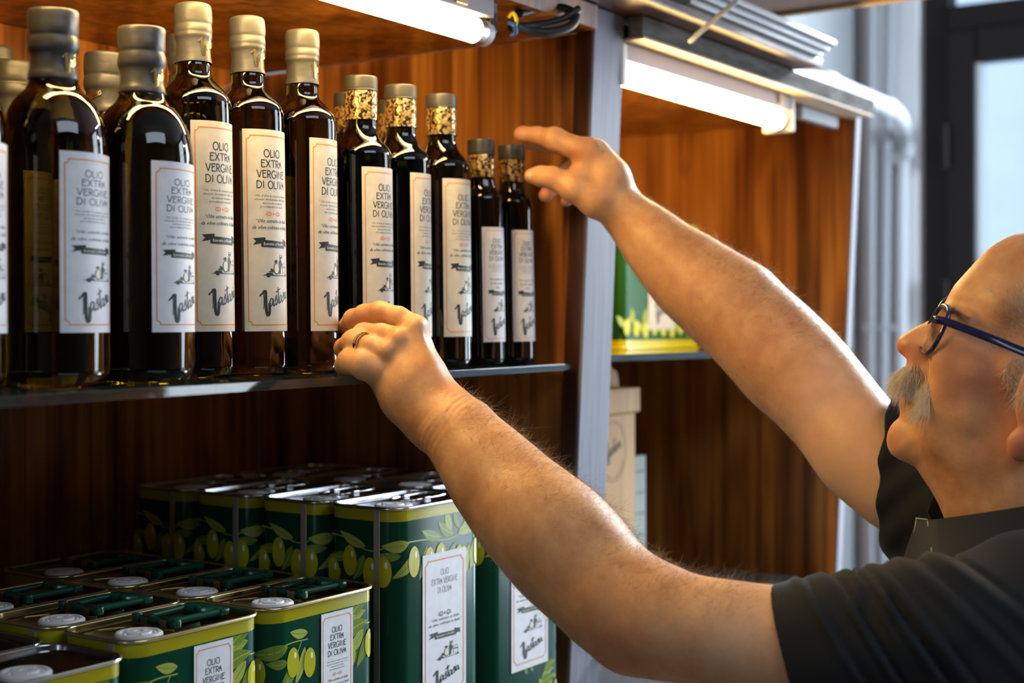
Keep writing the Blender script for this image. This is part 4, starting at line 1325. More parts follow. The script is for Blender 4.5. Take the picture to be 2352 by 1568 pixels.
vs1 = [bm.verts.new(c) for c in ((-0.090, -0.013, 0.325), (0.025, -0.013, 0.325), (0.025, 0.013, 0.325), (-0.090, 0.013, 0.325))]
vs2 = [bm.verts.new(c) for c in ((-0.075, -0.011, 0.336), (0.004, -0.011, 0.336), (0.004, 0.011, 0.336), (-0.075, 0.011, 0.336))]
bm.faces.new(list(reversed(vs0))); bm.faces.new(vs2)
for A, B in ((vs0, vs1), (vs1, vs2)):
    for i in range(4): bm.faces.new((A[i], A[(i + 1) % 4], B[(i + 1) % 4], B[i]))
obj('lid_grip', bm, M['carton'], wb)
bm = bmesh.new()
stroke(bm, arc(-0.012, 0, .036, .042, 0, 360, 32)[:-1], .0012, 0, closed=True)
stroke(bm, arc(-0.012, 0, .032, .037, 200, 340, 16), .0010, 0)
signature(bm, -.034, -.018, .046, 0)
for v in bm.verts: v.co = Vector((v.co.x - 0.022, -0.0403 - v.co.z, 0.216 + v.co.y))
obj('burnt_stamp', bm, M['carton_ink'], wb)
M['pale_card'] = mat('pale_green_card', (0.42, 0.48, 0.44), rough=0.6)
pc = empty('pale_carton', (1.899, 1.085, Z(-0.3938))); tag(pc, 'narrow pale green carton standing right behind the wooden bottle box', 'box')
box('carton_body', (-0.035, -0.03, 0), (0.030, 0.03, 0.195), M['pale_card'], pc, 0.001)
bm = bmesh.new()
for k in range(5):
    font_text(bm, 'olio di oliva', 0.003, 0.17 - k * 0.032, 0.008, 0, width=0.04)
for v in bm.verts: v.co = Vector((v.co.x, -0.0304, v.co.y))
obj('carton_print', bm, M['ink'], pc)
# ------------------------------------------------------------------ implicit surfaces for the man
def V(p): return np.array(tuple(p), dtype=np.float64)


def smin(a, b, k):
    h = np.clip(0.5 + 0.5 * (b - a) / k, 0, 1)
    return b * (1 - h) + a * h - k * h * (1 - h)


class Cone:
    """capsule with two radii, optionally flattened along one axis"""
    def __init__(s, a, b, r1, r2, k=0.01, ax=None, sc=1.0, op='add'):
        s.a, s.b, s.r1, s.r2, s.k, s.op = V(a), V(b), r1, r2, k, op
        s.ax = None if ax is None else V(ax) / np.linalg.norm(V(ax))
        s.sc = sc
        s.c = (s.a + s.b) / 2
        s.R = np.linalg.norm(s.b - s.a) / 2 + max(r1, r2) + k
    def __call__(s, p):
        a, b = s.a, s.b
        q = p
        if s.ax is not None:
            q = p - a
            ba0 = b - a
            tt = np.clip(q @ ba0 / max(1e-12, ba0 @ ba0), 0, 1)
            off = q - tt[:, None] * ba0
            off = off + (off @ s.ax)[:, None] * s.ax * (s.sc - 1)
            r = s.r1 + (s.r2 - s.r1) * tt
            return np.sqrt((off * off).sum(1)) - r
        ba = b - a
        q = p - a
        t = np.clip(q @ ba / max(1e-12, ba @ ba), 0, 1)
        d = q - t[:, None] * ba
        return np.sqrt((d * d).sum(1)) - (s.r1 + (s.r2 - s.r1) * t)


class Ell:
    def __init__(s, c, axes, r, k=0.01, op='add'):
        s.c = V(c); s.A = np.array([V(a) / np.linalg.norm(V(a)) for a in axes]); s.r = np.array(r, float)
        s.k, s.op = k, op
        s.R = max(r) + k
    def __call__(s, p):
        q = (p - s.c) @ s.A.T
        k0 = np.sqrt(((q / s.r) ** 2).sum(1))
        k1 = np.sqrt(((q / (s.r ** 2)) ** 2).sum(1))
        return k0 * (k0 - 1.0) / np.maximum(k1, 1e-9)


class Grp:
    def __init__(s, prims, k=0.01, op='add'):
        s.ps, s.k, s.op = prims, k, op
        lo = np.min([q.c - q.R for q in prims if q.op == 'add'], axis=0); hi = np.max([q.c + q.R for q in prims if q.op == 'add'], axis=0)
        s.c = (lo + hi) / 2; s.R = np.linalg.norm(hi - lo) / 2 + k
    def __call__(s, p):
        return combine(s.ps, p, None)


class Fn:
    def __init__(s, fn, c, R, k=0.01, op='add'):
        s.fn, s.c, s.R, s.k, s.op = fn, V(c), R, k, op
    def __call__(s, p): return s.fn(p)


def combine(prims, p, box_):
    d = np.full(len(p), 0.5)
    lo, hi = p.min(0), p.max(0)
    for q in prims:
        near = np.clip(q.c, lo, hi)
        if np.linalg.norm(near - q.c) > q.R + 0.03:
            continue
        v = q(p)
        if q.op == 'add': d = smin(d, v, q.k)
        elif q.op == 'sub': d = -smin(-d, v, q.k)
        elif q.op == 'disp': d = d + v
    return d


def surface_nets(prims, lo, hi, h, post=None):
    """smooth iso-surface of the blended primitives, evaluated only near it"""
    B = 8
    lo = np.array(lo, float); hi = np.array(hi, float)
    nb = np.ceil((hi - lo) / (h * B)).astype(int)
    big = 4
    # coarse: superblocks then blocks
    def active(centres, half):
        out = np.zeros(len(centres), bool)
        order = np.arange(len(centres))
        for i in range(0, len(centres), 512):
            s_ = order[i:i + 512]
            out[s_] = np.abs(combine(prims, centres[s_], None)) < half * 1.5 + 0.004
        return out
    def active_local(centres, half):
        out = np.zeros(len(centres), bool)
        for i in range(0, len(centres), 64):
            out[i:i + 64] = np.abs(combine(prims, centres[i:i + 64], None)) < half * 1.9 + 0.003
        return out
    S = B * big
    ns = np.ceil((hi - lo) / (h * S)).astype(int)
    I = np.stack(np.meshgrid(*[np.arange(n) for n in ns], indexing='ij'), -1).reshape(-1, 3)
    c = lo + (I + 0.5) * S * h
    act = I[active_local(c, S * h * 0.866)]
    sub = np.stack(np.meshgrid(*[np.arange(big)] * 3, indexing='ij'), -1).reshape(-1, 3)
    Bk = (act[:, None, :] * big + sub[None]).reshape(-1, 3)
    c = lo + (Bk + 0.5) * B * h
    Bk = Bk[active_local(c, B * h * 0.866)]
    N1 = ns * S + 8
    g = np.stack(np.meshgrid(*[np.arange(B + 2)] * 3, indexing='ij'), -1).reshape(-1, 3)
    cells_id, cells_p, quads = [], [], []
    def cid(ix): return (ix[..., 0].astype(np.int64) * N1[1] + ix[..., 1]) * N1[2] + ix[..., 2]
    CH = 24
    for i0 in range(0, len(Bk), CH):
        bl = Bk[i0:i0 + CH]
        pts = lo + (bl[:, None, :] * B + g[None]) * h
        F = combine(prims, pts.reshape(-1, 3), None).reshape(len(bl), B + 2, B + 2, B + 2)
        ins = F < 0
        # cells 0..B-1 owned; corners i,i+1
        n = B
        corner = [F[:, a:a + n, b:b + n, c_:c_ + n] for a in (0, 1) for b in (0, 1) for c_ in (0, 1)]
        cs = np.stack(corner, -1)
        inside = cs < 0
        cross = inside.any(-1) & ~inside.all(-1)
        kb, x, y, z = np.nonzero(cross)
        v = cs[kb, x, y, z]
        offs = np.array([(a, b, c_) for a in (0, 1) for b in (0, 1) for c_ in (0, 1)], float)
        acc = np.zeros((len(kb), 3)); cnt = np.zeros(len(kb))
        for e0 in range(8):
            for ax, st in ((0, 4), (1, 2), (2, 1)):
                if offs[e0][ax] == 0:
                    e1 = e0 + st
                    m_ = (v[:, e0] < 0) != (v[:, e1] < 0)
                    t = np.where(m_, v[:, e0] / (v[:, e0] - v[:, e1] + 1e-30), 0)
                    pt = offs[e0][None] + t[:, None] * (offs[e1] - offs[e0])[None]
                    acc += np.where(m_[:, None], pt, 0); cnt += m_
        if len(kb):
            cell = bl[kb] * B + np.stack([x, y, z], -1)
            cells_id.append(cid(cell)); cells_p.append(lo + (cell + acc / cnt[:, None]) * h)
        # edges: for each axis, edge from grid point p to p+axis with p in 1..B (owned), needs cells p-1
        for ax in range(3):
            s0 = [slice(1, B + 1)] * 3
            s1 = list(s0); s1[ax] = slice(2, B + 2)
            A0 = ins[(slice(None), *s0)]; A1 = ins[(slice(None), *s1)]
            kb, x, y, z = np.nonzero(A0 != A1)
            if len(kb) == 0: continue
            pt = bl[kb] * B + np.stack([x, y, z], -1) + 1
            u_, w_ = [(1, 2), (2, 0), (0, 1)][ax]
            du = np.zeros(3, int); du[u_] = 1
            dw = np.zeros(3, int); dw[w_] = 1
            q = np.stack([cid(pt - du - dw), cid(pt - dw), cid(pt), cid(pt - du)], -1)
            flip = ~A0[kb, x, y, z]
            q[flip] = q[flip][:, ::-1]
            quads.append(q)
    ids = np.concatenate(cells_id); ps = np.concatenate(cells_p); Q_ = np.concatenate(quads)
    order = np.argsort(ids); ids = ids[order]; ps = ps[order]
    k = np.searchsorted(ids, Q_); k = np.clip(k, 0, len(ids) - 1)
    ok = (ids[k] == Q_).all(1)
    k = k[ok]
    return ps, k


def relax(ps, q, it, lam=0.5):
    n = len(ps)
    e = np.concatenate([q[:, [0, 1]], q[:, [1, 2]], q[:, [2, 3]], q[:, [3, 0]]])
    for _ in range(it):
        acc = np.zeros((n, 3)); c = np.zeros(n)
        for i, j in ((0, 1), (1, 0)):
            for d in range(3): acc[:, d] += np.bincount(e[:, i], ps[e[:, j], d], n)
            c += np.bincount(e[:, i], minlength=n)
        ps = ps + lam * (acc / np.maximum(c, 1)[:, None] - ps)
    return ps


def np_mesh(name, ps, q, mats, parent=None, smooth=True):
    me = bpy.data.meshes.new(name)
    me.vertices.add(len(ps)); me.vertices.foreach_set('co', ps.astype(np.float32).ravel())
    k = q.shape[1]
    me.loops.add(len(q) * k); me.loops.foreach_set('vertex_index', q.astype(np.int32).ravel())
    me.polygons.add(len(q)); me.polygons.foreach_set('loop_start', np.arange(len(q), dtype=np.int32) * k)
    me.update(calc_edges=True)
    me.validate()
    if smooth: me.polygons.foreach_set('use_smooth', [True] * len(me.polygons))
    return link(name, me, parent, mats)
# ------------------------------------------------------------------ the man
def pr(px, d): return px * d / FPX      # pixels -> metres at depth d


def chain(pts, k_in=0.008, k_out=0.004, ax=None, sc=1.0):
    """pts: (px,py,depth,radius in px)"""
    w_ = [(P(a, b, c), pr(r, c)) for a, b, c, r in pts]
    ps = [Cone(w_[i][0], w_[i + 1][0], w_[i][1], w_[i + 1][1], k_in, ax, sc) for i in range(len(w_) - 1)]
    return Grp(ps, k_out)


view = lambda px, py: (P(px, py, 1.0) - CAM).normalized()
prims = []
# --- near (left) arm
prims.append(chain([(1008, 945, 1.282, 66), (1060, 1000, 1.262, 70), (1135, 1092, 1.238, 92), (1215, 1182, 1.215, 108), (1310, 1278, 1.190, 112), (1395, 1362, 1.165, 108), (1470, 1412, 1.150, 100)], 0.03, 0.012))
prims.append(chain([(1456, 1420, 1.150, 98), (1540, 1436, 1.132, 102), (1680, 1462, 1.11, 104), (1790, 1484, 1.098, 104), (1850, 1494, 1.085, 106), (2050, 1505, 1.06, 120)], 0.03, 0.030))
prims.append(Ell(P(1436, 1482, 1.155), (RGT, UP, FWD), (pr(42, 1.15), pr(42, 1.15), 0.022), 0.02))         # elbow point
prims.append(Ell(P(1290, 1240, 1.19), ((RGT - UP * 1.0), (RGT + UP), FWD), (pr(150, 1.2), pr(104, 1.2), 0.040), 0.03))
# --- far (right) arm
prims.append(chain([(1436, 492, 1.610, 47), (1475, 528, 1.600, 52), (1530, 585, 1.588, 68), (1600, 645, 1.572, 88), (1690, 712, 1.550, 101), (1780, 800, 1.525, 104), (1850, 868, 1.505, 100)], 0.03, 0.012))
prims.append(chain([(1850, 868, 1.505, 100), (1920, 950, 1.485, 98), (1990, 1040, 1.455, 102), (2080, 1110, 1.43, 104), (2220, 1190, 1.40, 108)], 0.03, 0.03))
prims.append(Ell(P(1800, 868, 1.53), (RGT, UP, FWD), (pr(60, 1.52), pr(60, 1.52), 0.03), 0.03))

# --- near hand: back of the hand faces the camera, fingers curl round the bottle
palm = [
    chain([(1010, 940, 1.283, 60), (985, 868, 1.292, 38), (958, 752, 1.306, 23)], 0.014, 0.012),
    chain([(1000, 938, 1.279, 60), (960, 868, 1.284, 42), (918, 778, 1.294, 25)], 0.014, 0.012),
    chain([(992, 945, 1.279, 58), (940, 885, 1.283, 42), (892, 810, 1.290, 24)], 0.014, 0.012),
    chain([(985, 955, 1.282, 54), (925, 905, 1.287, 40), (868, 844, 1.292, 25)], 0.014, 0.012),
]
nearhand = palm + [
    chain([(958, 750, 1.306, 25), (915, 728, 1.312, 24), (872, 718, 1.325, 25)], 0.004, 0.006),
    chain([(872, 718, 1.325, 25), (838, 722, 1.345, 23), (812, 733, 1.365, 23), (790, 750, 1.393, 16)], 0.004, 0.004),
    chain([(916, 774, 1.296, 25), (875, 766, 1.300, 23), (835, 768, 1.315, 25), (806, 784, 1.350, 22), (796, 792, 1.388, 16)], 0.004, 0.0025),
    chain([(890, 808, 1.286, 26), (852, 796, 1.290, 25), (812, 786, 1.305, 28), (792, 800, 1.335, 24), (798, 812, 1.372, 17)], 0.004, 0.0022),
    chain([(864, 846, 1.284, 31), (832, 836, 1.284, 33), (806, 832, 1.294, 31), (795, 838, 1.322, 25), (806, 838, 1.356, 16)], 0.005, 0.0022),
    chain([(1000, 905, 1.305, 42), (950, 862, 1.345, 36), (905, 842, 1.385, 26), (882, 822, 1.406, 19)], 0.008, 0.010),
]
prims += nearhand
# knuckles and tendons
for x, y, d_, r in ((955, 748, 1.296, 17), (912, 776, 1.283, 16), (886, 806, 1.280, 14), (870, 714, 1.316, 14), (834, 764, 1.306, 13)):
    prims.append(Ell(P(x, y, d_), (RGT, UP, FWD), (pr(r, d_), pr(r, d_), 0.006), 0.010))
for a, b in (((955, 752), (1010, 905)), ((915, 782), (985, 912)), ((888, 815), (965, 915))):
    prims.append(Cone(P(a[0], a[1], 1.292), P(b[0], b[1], 1.268), 0.0024, 0.0016, 0.012))
prims.append(Grp([Cone(P(784, 806, 1.318), P(822, 806, 1.291), .0012, .0014, .002), Cone(P(822, 806, 1.291), P(854, 820, 1.281), .0014, .0010, .002)], .0035, 'sub'))
# thenar side mass, lower edge
prims.append(chain([(880, 872, 1.290, 26), (925, 926, 1.292, 36), (985, 985, 1.282, 40)], 0.012, 0.014))

# --- far hand: open, thumb nearest
farhand = [
    chain([(1438, 490, 1.612, 46), (1400, 425, 1.608, 42), (1352, 352, 1.605, 26)], 0.014, 0.012),
    chain([(1436, 492, 1.625, 44), (1404, 425, 1.625, 40), (1368, 356, 1.628, 25)], 0.014, 0.012),
    chain([(1432, 496, 1.640, 40), (1398, 440, 1.648, 38), (1376, 378, 1.650, 24)], 0.014, 0.012),
    chain([(1430, 500, 1.650, 36), (1390, 455, 1.662, 32), (1372, 405, 1.668, 22)], 0.014, 0.012),
    chain([(1372, 354, 1.612, 27), (1402, 398, 1.604, 36)], 0.014, 0.016),
    # index
    chain([(1350, 352, 1.603, 26), (1310, 335, 1.606, 25), (1272, 320, 1.612, 25)], 0.004, 0.008),
    chain([(1272, 320, 1.612, 25), (1235, 311, 1.620, 19.5), (1200, 308, 1.628, 17.5), (1196, 308, 1.629, 15)], 0.004, 0.004),
    # middle, just under the index
    chain([(1366, 356, 1.628, 24), (1300, 336, 1.645, 21), (1255, 330, 1.652, 19), (1218, 330, 1.654, 15)], 0.004, 0.003),
    # ring and little finger folded down behind the thumb
    chain([(1376, 380, 1.652, 23), (1325, 378, 1.690, 20), (1292, 400, 1.694, 19), (1268, 432, 1.676, 18), (1254, 448, 1.668, 17)], 0.004, 0.003),
    chain([(1374, 408, 1.670, 21), (1345, 420, 1.695, 18), (1320, 440, 1.692, 16), (1300, 460, 1.682, 15)], 0.004, 0.003),
    # thumb
    chain([(1425, 488, 1.598, 40), (1370, 462, 1.590, 36), (1318, 432, 1.588, 31)], 0.010, 0.012),
    chain([(1318, 432, 1.588, 31), (1268, 408, 1.594, 25), (1242, 404, 1.600, 22.5), (1222, 404, 1.604, 18)], 0.005, 0.006),
    # web
    chain([(1345, 372, 1.612, 22), (1330, 405, 1.602, 24), (1345, 440, 1.600, 28)], 0.01, 0.010),
]
prims += farhand
for x, y, d_, r in ((1345, 340, 1.597, 18), (1275, 318, 1.606, 15), (1368, 348, 1.608, 16)):
    prims.append(Ell(P(x, y, d_), (RGT, UP, FWD), (pr(r, d_), pr(r, d_), 0.004), 0.014))

# --- wrist creases: fine displacement along the near wrist
wa, wb_ = V(P(985, 900, 1.26)), V(P(1085, 1015, 1.24))
wax = (wb_ - wa) / np.linalg.norm(wb_ - wa)
wside = V(P(1085, 905, 1.30)) - V(P(975, 1005, 1.30)); wside /= np.linalg.norm(wside)
def creases(p):
    q = p - V(P(1030, 955, 1.245))
    t = q @ wax; s_ = q @ wside
    ph = t + 0.25 * s_ + 0.0012 * np.sin(s_ * 160)
    w_ = np.exp(-(t / 0.020) ** 2)
    return 0.0011 * w_ * (np.abs(np.sin(ph * 520)) ** 0.5 * -1 + 0.5 + 0.5 * np.sin(ph * 210 + 1.0))
prims.append(Fn(creases, P(1030, 955, 1.245), 0.07, 0.0, 'disp'))

# --- head: measured profile inflated about its mid plane, then features
HD_ = 1.235
HC = P(2300, 830, HD_)
HL = V((HC - CAM).normalized())                       # sideways axis of the head (away from camera)
HR = np.cross(HL, V(UP)); HR /= np.linalg.norm(HR)    # image right in the head plane
if HR @ V(RGT) < 0: HR = -HR
HU = np.cross(HR, HL)
if HU[2] < 0: HU = -HU
HO = V(HC)


def to_plane(px, py):
    """pixel -> coordinates on the mid plane of the head"""
    r = V(P(px, py, 1.0) - CAM)
    t = ((HO - V(CAM)) @ HL) / (r @ HL)
    q = V(CAM) + r * t - HO
    return (q @ HR, q @ HU)


def hp(px, py, lat=0.0):
    """3-D point on the head: pixel on the mid plane pushed lat metres towards the camera"""
    a, b = to_plane(px, py)
    return Vector(HO + HR * a + HU * b - HL * lat)


def hq(px, py, lat):
    """3-D point that lies on the pixel's sight line, lat metres nearer than the mid plane"""
    r = V(P(px, py, 1.0) - CAM)
    t = ((HO - V(CAM)) @ HL - lat) / (r @ HL)
    return Vector(V(CAM) + r * t)


prof_px = [(2352, 535), (2330, 539), (2312, 546), (2290, 558), (2267, 574), (2240, 602), (2209, 636), (2192, 655), (2182, 672), (2173, 690), (2160, 712), (2146, 728), (2130, 738), (2102, 752), (2078, 766), (2064, 777), (2058, 789), (2061, 805), (2075, 818), (2090, 826), (2100, 836), (2097, 856), (2090, 876), (2086, 896), (2090, 912), (2078, 919), (2070, 930), (2068, 944), (2067, 957), (2056, 966), (2046, 977), (2039, 992), (2036, 1010), (2039, 1028), (2048, 1043), (2064, 1054), (2084, 1062), (2104, 1072), (2124, 1098), (2146, 1122), (2166, 1150), (2184, 1185), (2215, 1260), (2260, 1330),
           (2640, 1330), (2590, 1240), (2560, 1150), (2560, 1060), (2600, 980), (2640, 890), (2655, 800), (2640, 700), (2600, 620), (2540, 565), (2460, 535), (2400, 528)]
PROF = np.array([to_plane(*q) for q in prof_px])


def sd_poly(p2, poly_):
    n = len(poly_)
    d = np.full(len(p2), 1e9); inside = np.zeros(len(p2), bool)
    j = n - 1
    for i in range(n):
        a, b = poly_[i], poly_[j]
        e = b - a
        w_ = p2 - a
        t = np.clip(w_ @ e / (e @ e), 0, 1)
        q = w_ - t[:, None] * e
        d = np.minimum(d, (q * q).sum(1))
        c = (a[1] > p2[:, 1]) != (b[1] > p2[:, 1])
        with np.errstate(divide='ignore', invalid='ignore'):
            xi = (b[0] - a[0]) * (p2[:, 1] - a[1]) / (b[1] - a[1] + 1e-30) + a[0]
        inside ^= c & (p2[:, 0] < xi)
        j = i
    d = np.sqrt(d)
    return np.where(inside, -d, d)


# half-width map over the head plane: (px, py, half width in m) control points, smooth interpolation
WPTS = [(2060, 790, .012), (2100, 780, .014), (2120, 760, .011), (2110, 810, .018), (2075, 815, .014), (2110, 870, .026), (2090, 900, .022), (2075, 935, .020), (2100, 960, .032), (2045, 1010, .016), (2080, 1020, .032), (2150, 1040, .050), (2150, 900, .050), (2170, 820, .052), (2160, 740, .022), (2170, 765, .030), (2180, 760, .034), (2196, 758, .040), (2175, 790, .036), (2215, 765, .052), (2190, 712, .044), (2210, 680, .050), (2240, 620, .048), (2300, 570, .040),
        (2240, 760, .062), (2240, 850, .066), (2230, 950, .062), (2220, 1040, .055), (2300, 700, .070), (2330, 850, .073), (2350, 1000, .066), (2250, 1120, .048), (2350, 1120, .056), (2450, 700, .078), (2500, 850, .078), (2500, 1000, .066), (2450, 1200, .058), (2600, 800, .06), (2350, 1300, .058), (2550, 1300, .06)]
WP = np.array([to_plane(a, b) for a, b, c in WPTS]); WV = np.array([c for a, b, c in WPTS])


GLO = PROF.min(0) - 0.10; GST = 0.0012
GN = np.ceil((PROF.max(0) + 0.10 - GLO) / GST).astype(int)
gx, gy = np.meshgrid(np.arange(GN[0] + 1), np.arange(GN[1] + 1), indexing='ij')
gp = np.stack([gx.ravel(), gy.ravel()], -1) * GST + GLO
GS = sd_poly(gp, PROF).reshape(gx.shape)
w2 = np.zeros(len(gp)); wv = np.zeros(len(gp))
for (c_, v_) in zip(WP, WV):
    k_ = 1.0 / (((gp - c_) ** 2).sum(-1) + 0.0002) ** 1.6
    w2 += k_; wv += k_ * v_
GW = (wv / w2).reshape(gx.shape)


def bil(G, x, y):
    x = np.clip((x - GLO[0]) / GST, 0, GN[0] - 0.001); y = np.clip((y - GLO[1]) / GST, 0, GN[1] - 0.001)
    i = x.astype(int); j = y.astype(int); fx = x - i; fy = y - j
    return (G[i, j] * (1 - fx) + G[i + 1, j] * fx) * (1 - fy) + (G[i, j + 1] * (1 - fx) + G[i + 1, j + 1] * fx) * fy


def head_fn(p):
    q = p - HO
    x, y, l = q @ HR, q @ HU, np.abs(q @ HL)
    s_ = bil(GS, x, y); Wd = bil(GW, x, y)
    T = Wd * 0.95
    # superellipse: (1+s/T) inwards, l/W sideways
    u = np.clip(1 + s_ / T, 0, 4)
    v = l / Wd
    e = (u ** 2.3 + v ** 2.3) ** (1 / 2.3)
    return (e - 1) * np.minimum(T, Wd) * 0.85


head = Fn(head_fn, P(2350, 900, HD_), 0.21, 0.012)
prims.append(head)
ax3 = (HR, HU, HL)
fd = V(hp(2060, 790) - hp(2140, 826)); fd /= np.linalg.norm(fd)       # face direction
fu = np.cross(fd, HL); fu /= np.linalg.norm(fu)
if fu[2] < 0: fu = -fu
hax = (fd, fu, HL)
for sgn in (1, -1):
    S = lambda px, py, lat: hq(px, py, lat) if sgn == 1 else Vector(V(hq(px, py, lat)) + HL * 2 * lat)
    # eye socket, ball, lids, brow
    prims.append(Ell(S(2166, 752, .036), hax, (.013, .012, .016), .010, 'sub'))
    prims.append(Ell(S(2190, 757, .030), hax, (.0125, .0125, .0125), .002))
    prims.append(Cone(S(2178, 727, .024), S(2222, 738, .046), .0062, .0052, .010))      # brow ridge
    prims.append(Cone(S(2172, 744, .030), S(2206, 752, .040), .0040, .0036, .004))      # upper lid
    prims.append(Cone(S(2178, 776, .030), S(2214, 782, .042), .0038, .0045, .007))      # lower lid, bag
    # nostril wing and groove
    prims.append(Ell(S(2112, 822, .0125), hax, (.0105, .0085, .0065), .005))
    prims.append(Ell(S(2098, 838, .0075), hax, (.0055, .0032, .0030), .002, 'sub'))
    prims.append(Cone(S(2134, 812, .022), S(2134, 905, .036), .0016, .0028, .007, None, 1, 'sub'))
    # cheek, jowl
    prims.append(Ell(S(2206, 836, .048), hax, (.022, .020, .010), .022))
    prims.append(Ell(S(2180, 960, .043), hax, (.020, .026, .009), .022))
    prims.append(Cone(S(2240, 1010, .062), S(2300, 1060, .066), .002, .002, .010, None, 1, 'sub'))
    # mouth corner
    prims.append(Cone(S(2092, 914, .004), S(2126, 932, .024), .0020, .0018, .003, None, 1, 'sub'))
    # ear
    prims.append(Ell(S(2392, 930, .080), (HR, HU, HL), (.020, .034, .008), .006))
    prims.append(Ell(S(2343, 1022, .078), (HR, HU, HL), (.0105, .013, .007), .006))
    prims.append(Cone(S(2352, 1010, .078), S(2390, 990, .078), .008, .010, .006))
# moustache bed and lower lip
prims.append(Ell(hp(2093, 868), hax, (.0095, .017, .024), .008))
prims.append(Ell(hp(2080, 930), hax, (.0055, .0045, .016), .004))
# throat and neck into the torso
prims.append(Cone(hp(2330, 1080), hp(2420, 1330), .056, .062, .03))
# torso under the shirt
prims.append(Ell(P(2560, 1790, 1.25), (RGT, UP, FWD), (.17, .24, .20), .05))
prims.append(Cone(P(2380, 1500, 1.12), P(2290, 1230, 1.38), .046, .046, .03))
print('prims', len(prims))

lo = np.min([V(P(700, 400, 1.05)), V(P(700, 400, 1.75)), V(P(2700, 400, 1.05)), V(P(2700, 400, 1.75))], axis=0)
hi = np.max([V(P(700, 400, 1.05)), V(P(700, 400, 1.75)), V(P(2700, 400, 1.05)), V(P(2700, 400, 1.75))], axis=0)
lo = lo - 0.12; hi = hi + 0.12
lo[2], hi[2] = ZC - 0.62, ZC + 0.24
HRES = 0.0016
import time as _t
_t0 = _t.time()
ps, q = surface_nets(prims, lo, hi, HRES)
ps = relax(ps, q, 2, 0.5)
print('body verts', len(ps), 'sec', round(_t.time() - _t0, 1))

# skin
M['skin'] = mat('skin', (0.62, 0.34, 0.20), rough=0.48, spec=0.45)
N_, L_, B_ = nodes(M['skin'])
B_.inputs['Subsurface Weight'].default_value = 0.18
B_.inputs['Subsurface Radius'].default_value = (0.012, 0.005, 0.0025)
B_.inputs['Subsurface Scale'].default_value = 0.6
tc = N_.new('ShaderNodeTexCoord')
n1 = N_.new('ShaderNodeTexNoise'); n1.inputs['Scale'].default_value = 38; n1.inputs['Detail'].default_value = 5; n1.inputs['Roughness'].default_value = 0.6
L_.new(tc.outputs['Object'], n1.inputs['Vector'])
cr = N_.new('ShaderNodeValToRGB')
cr.color_ramp.elements[0].position = 0.30; cr.color_ramp.elements[0].color = (0.48, 0.215, 0.085, 1)
cr.color_ramp.elements[1].position = 0.70; cr.color_ramp.elements[1].color = (0.66, 0.365, 0.160, 1)
L_.new(n1.outputs['Fac'], cr.inputs[0])
at = N_.new('ShaderNodeAttribute'); at.attribute_name = 'redness'
mx = N_.new('ShaderNodeMix'); mx.data_type = 'RGBA'
mx.inputs[7].default_value = (0.60, 0.20, 0.13, 1)
L_.new(at.outputs['Fac'], mx.inputs[0]); L_.new(cr.outputs[0], mx.inputs[6])
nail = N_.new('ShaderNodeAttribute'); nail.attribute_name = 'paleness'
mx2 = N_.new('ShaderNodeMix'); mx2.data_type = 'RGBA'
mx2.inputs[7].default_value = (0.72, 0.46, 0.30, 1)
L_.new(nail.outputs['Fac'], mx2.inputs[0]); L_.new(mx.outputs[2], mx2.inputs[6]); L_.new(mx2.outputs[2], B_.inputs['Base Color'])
n2 = N_.new('ShaderNodeTexVoronoi'); n2.inputs['Scale'].default_value = 620; n2.feature = 'DISTANCE_TO_EDGE'
n3 = N_.new('ShaderNodeTexNoise'); n3.inputs['Scale'].default_value = 150; n3.inputs['Detail'].default_value = 4
L_.new(tc.outputs['Object'], n2.inputs['Vector']); L_.new(tc.outputs['Object'], n3.inputs['Vector'])
ad = N_.new('ShaderNodeMath'); ad.operation = 'MULTIPLY_ADD'; ad.inputs[1].default_value = 0.25
L_.new(n2.outputs['Distance'], ad.inputs[0]); L_.new(n3.outputs['Fac'], ad.inputs[2])
bp = N_.new('ShaderNodeBump'); bp.inputs['Strength'].default_value = 0.55; bp.inputs['Distance'].default_value = 0.0006
L_.new(ad.outputs[0], bp.inputs['Height']); L_.new(bp.outputs[0], B_.inputs['Normal'])

man = empty('person', tuple(P(2560, 1790, 1.25) - Vector((0, 0, 0.2))))
tag(man, 'older bald man in black shirt and blue glasses reaching for bottles, gold ring, white moustache', 'person')
minv = Matrix.Translation(-Vector(man.location))


def own(o):
    o.parent = man; o.matrix_parent_inverse = minv
    return o


body = own(np_mesh('body', ps, q, M['skin']))
red = np.zeros(len(ps)); pale = np.zeros(len(ps))
for (x, y, lat, r, a) in ((2065, 795, 0, .020, .8), (2110, 820, .012, .016, .7), (2215, 850, .06, .040, .45), (2060, 1010, 0, .03, .35), (2345, 1020, .08, .025, .8), (2080, 935, 0, .012, .6), (2300, 1000, .06, .05, .2)):
    c = V(hq(x, y, lat)); red = np.maximum(red, a * np.exp(-((ps - c) ** 2).sum(1) / r ** 2))
for (x, y, d_, r, a) in ((1252, 450, 1.668, .02, .8), (958, 748, 1.34, .014, .3), (1790, 800, 1.52, .06, .25), (1200, 308, 1.628, .016, .4), (800, 835, 1.33, .02, .25), (800, 790, 1.35, .015, .25), (1345, 340, 1.6, .014, .3), (1430, 1480, 1.12, .03, .45)):
    c = V(P(x, y, d_)); red = np.maximum(red, a * np.exp(-((ps - c) ** 2).sum(1) / r ** 2))
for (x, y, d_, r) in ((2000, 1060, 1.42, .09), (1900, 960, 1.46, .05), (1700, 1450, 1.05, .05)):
    c = V(P(x, y, d_)); pale = np.maximum(pale, .8 * np.exp(-((ps - c) ** 2).sum(1) / r ** 2))
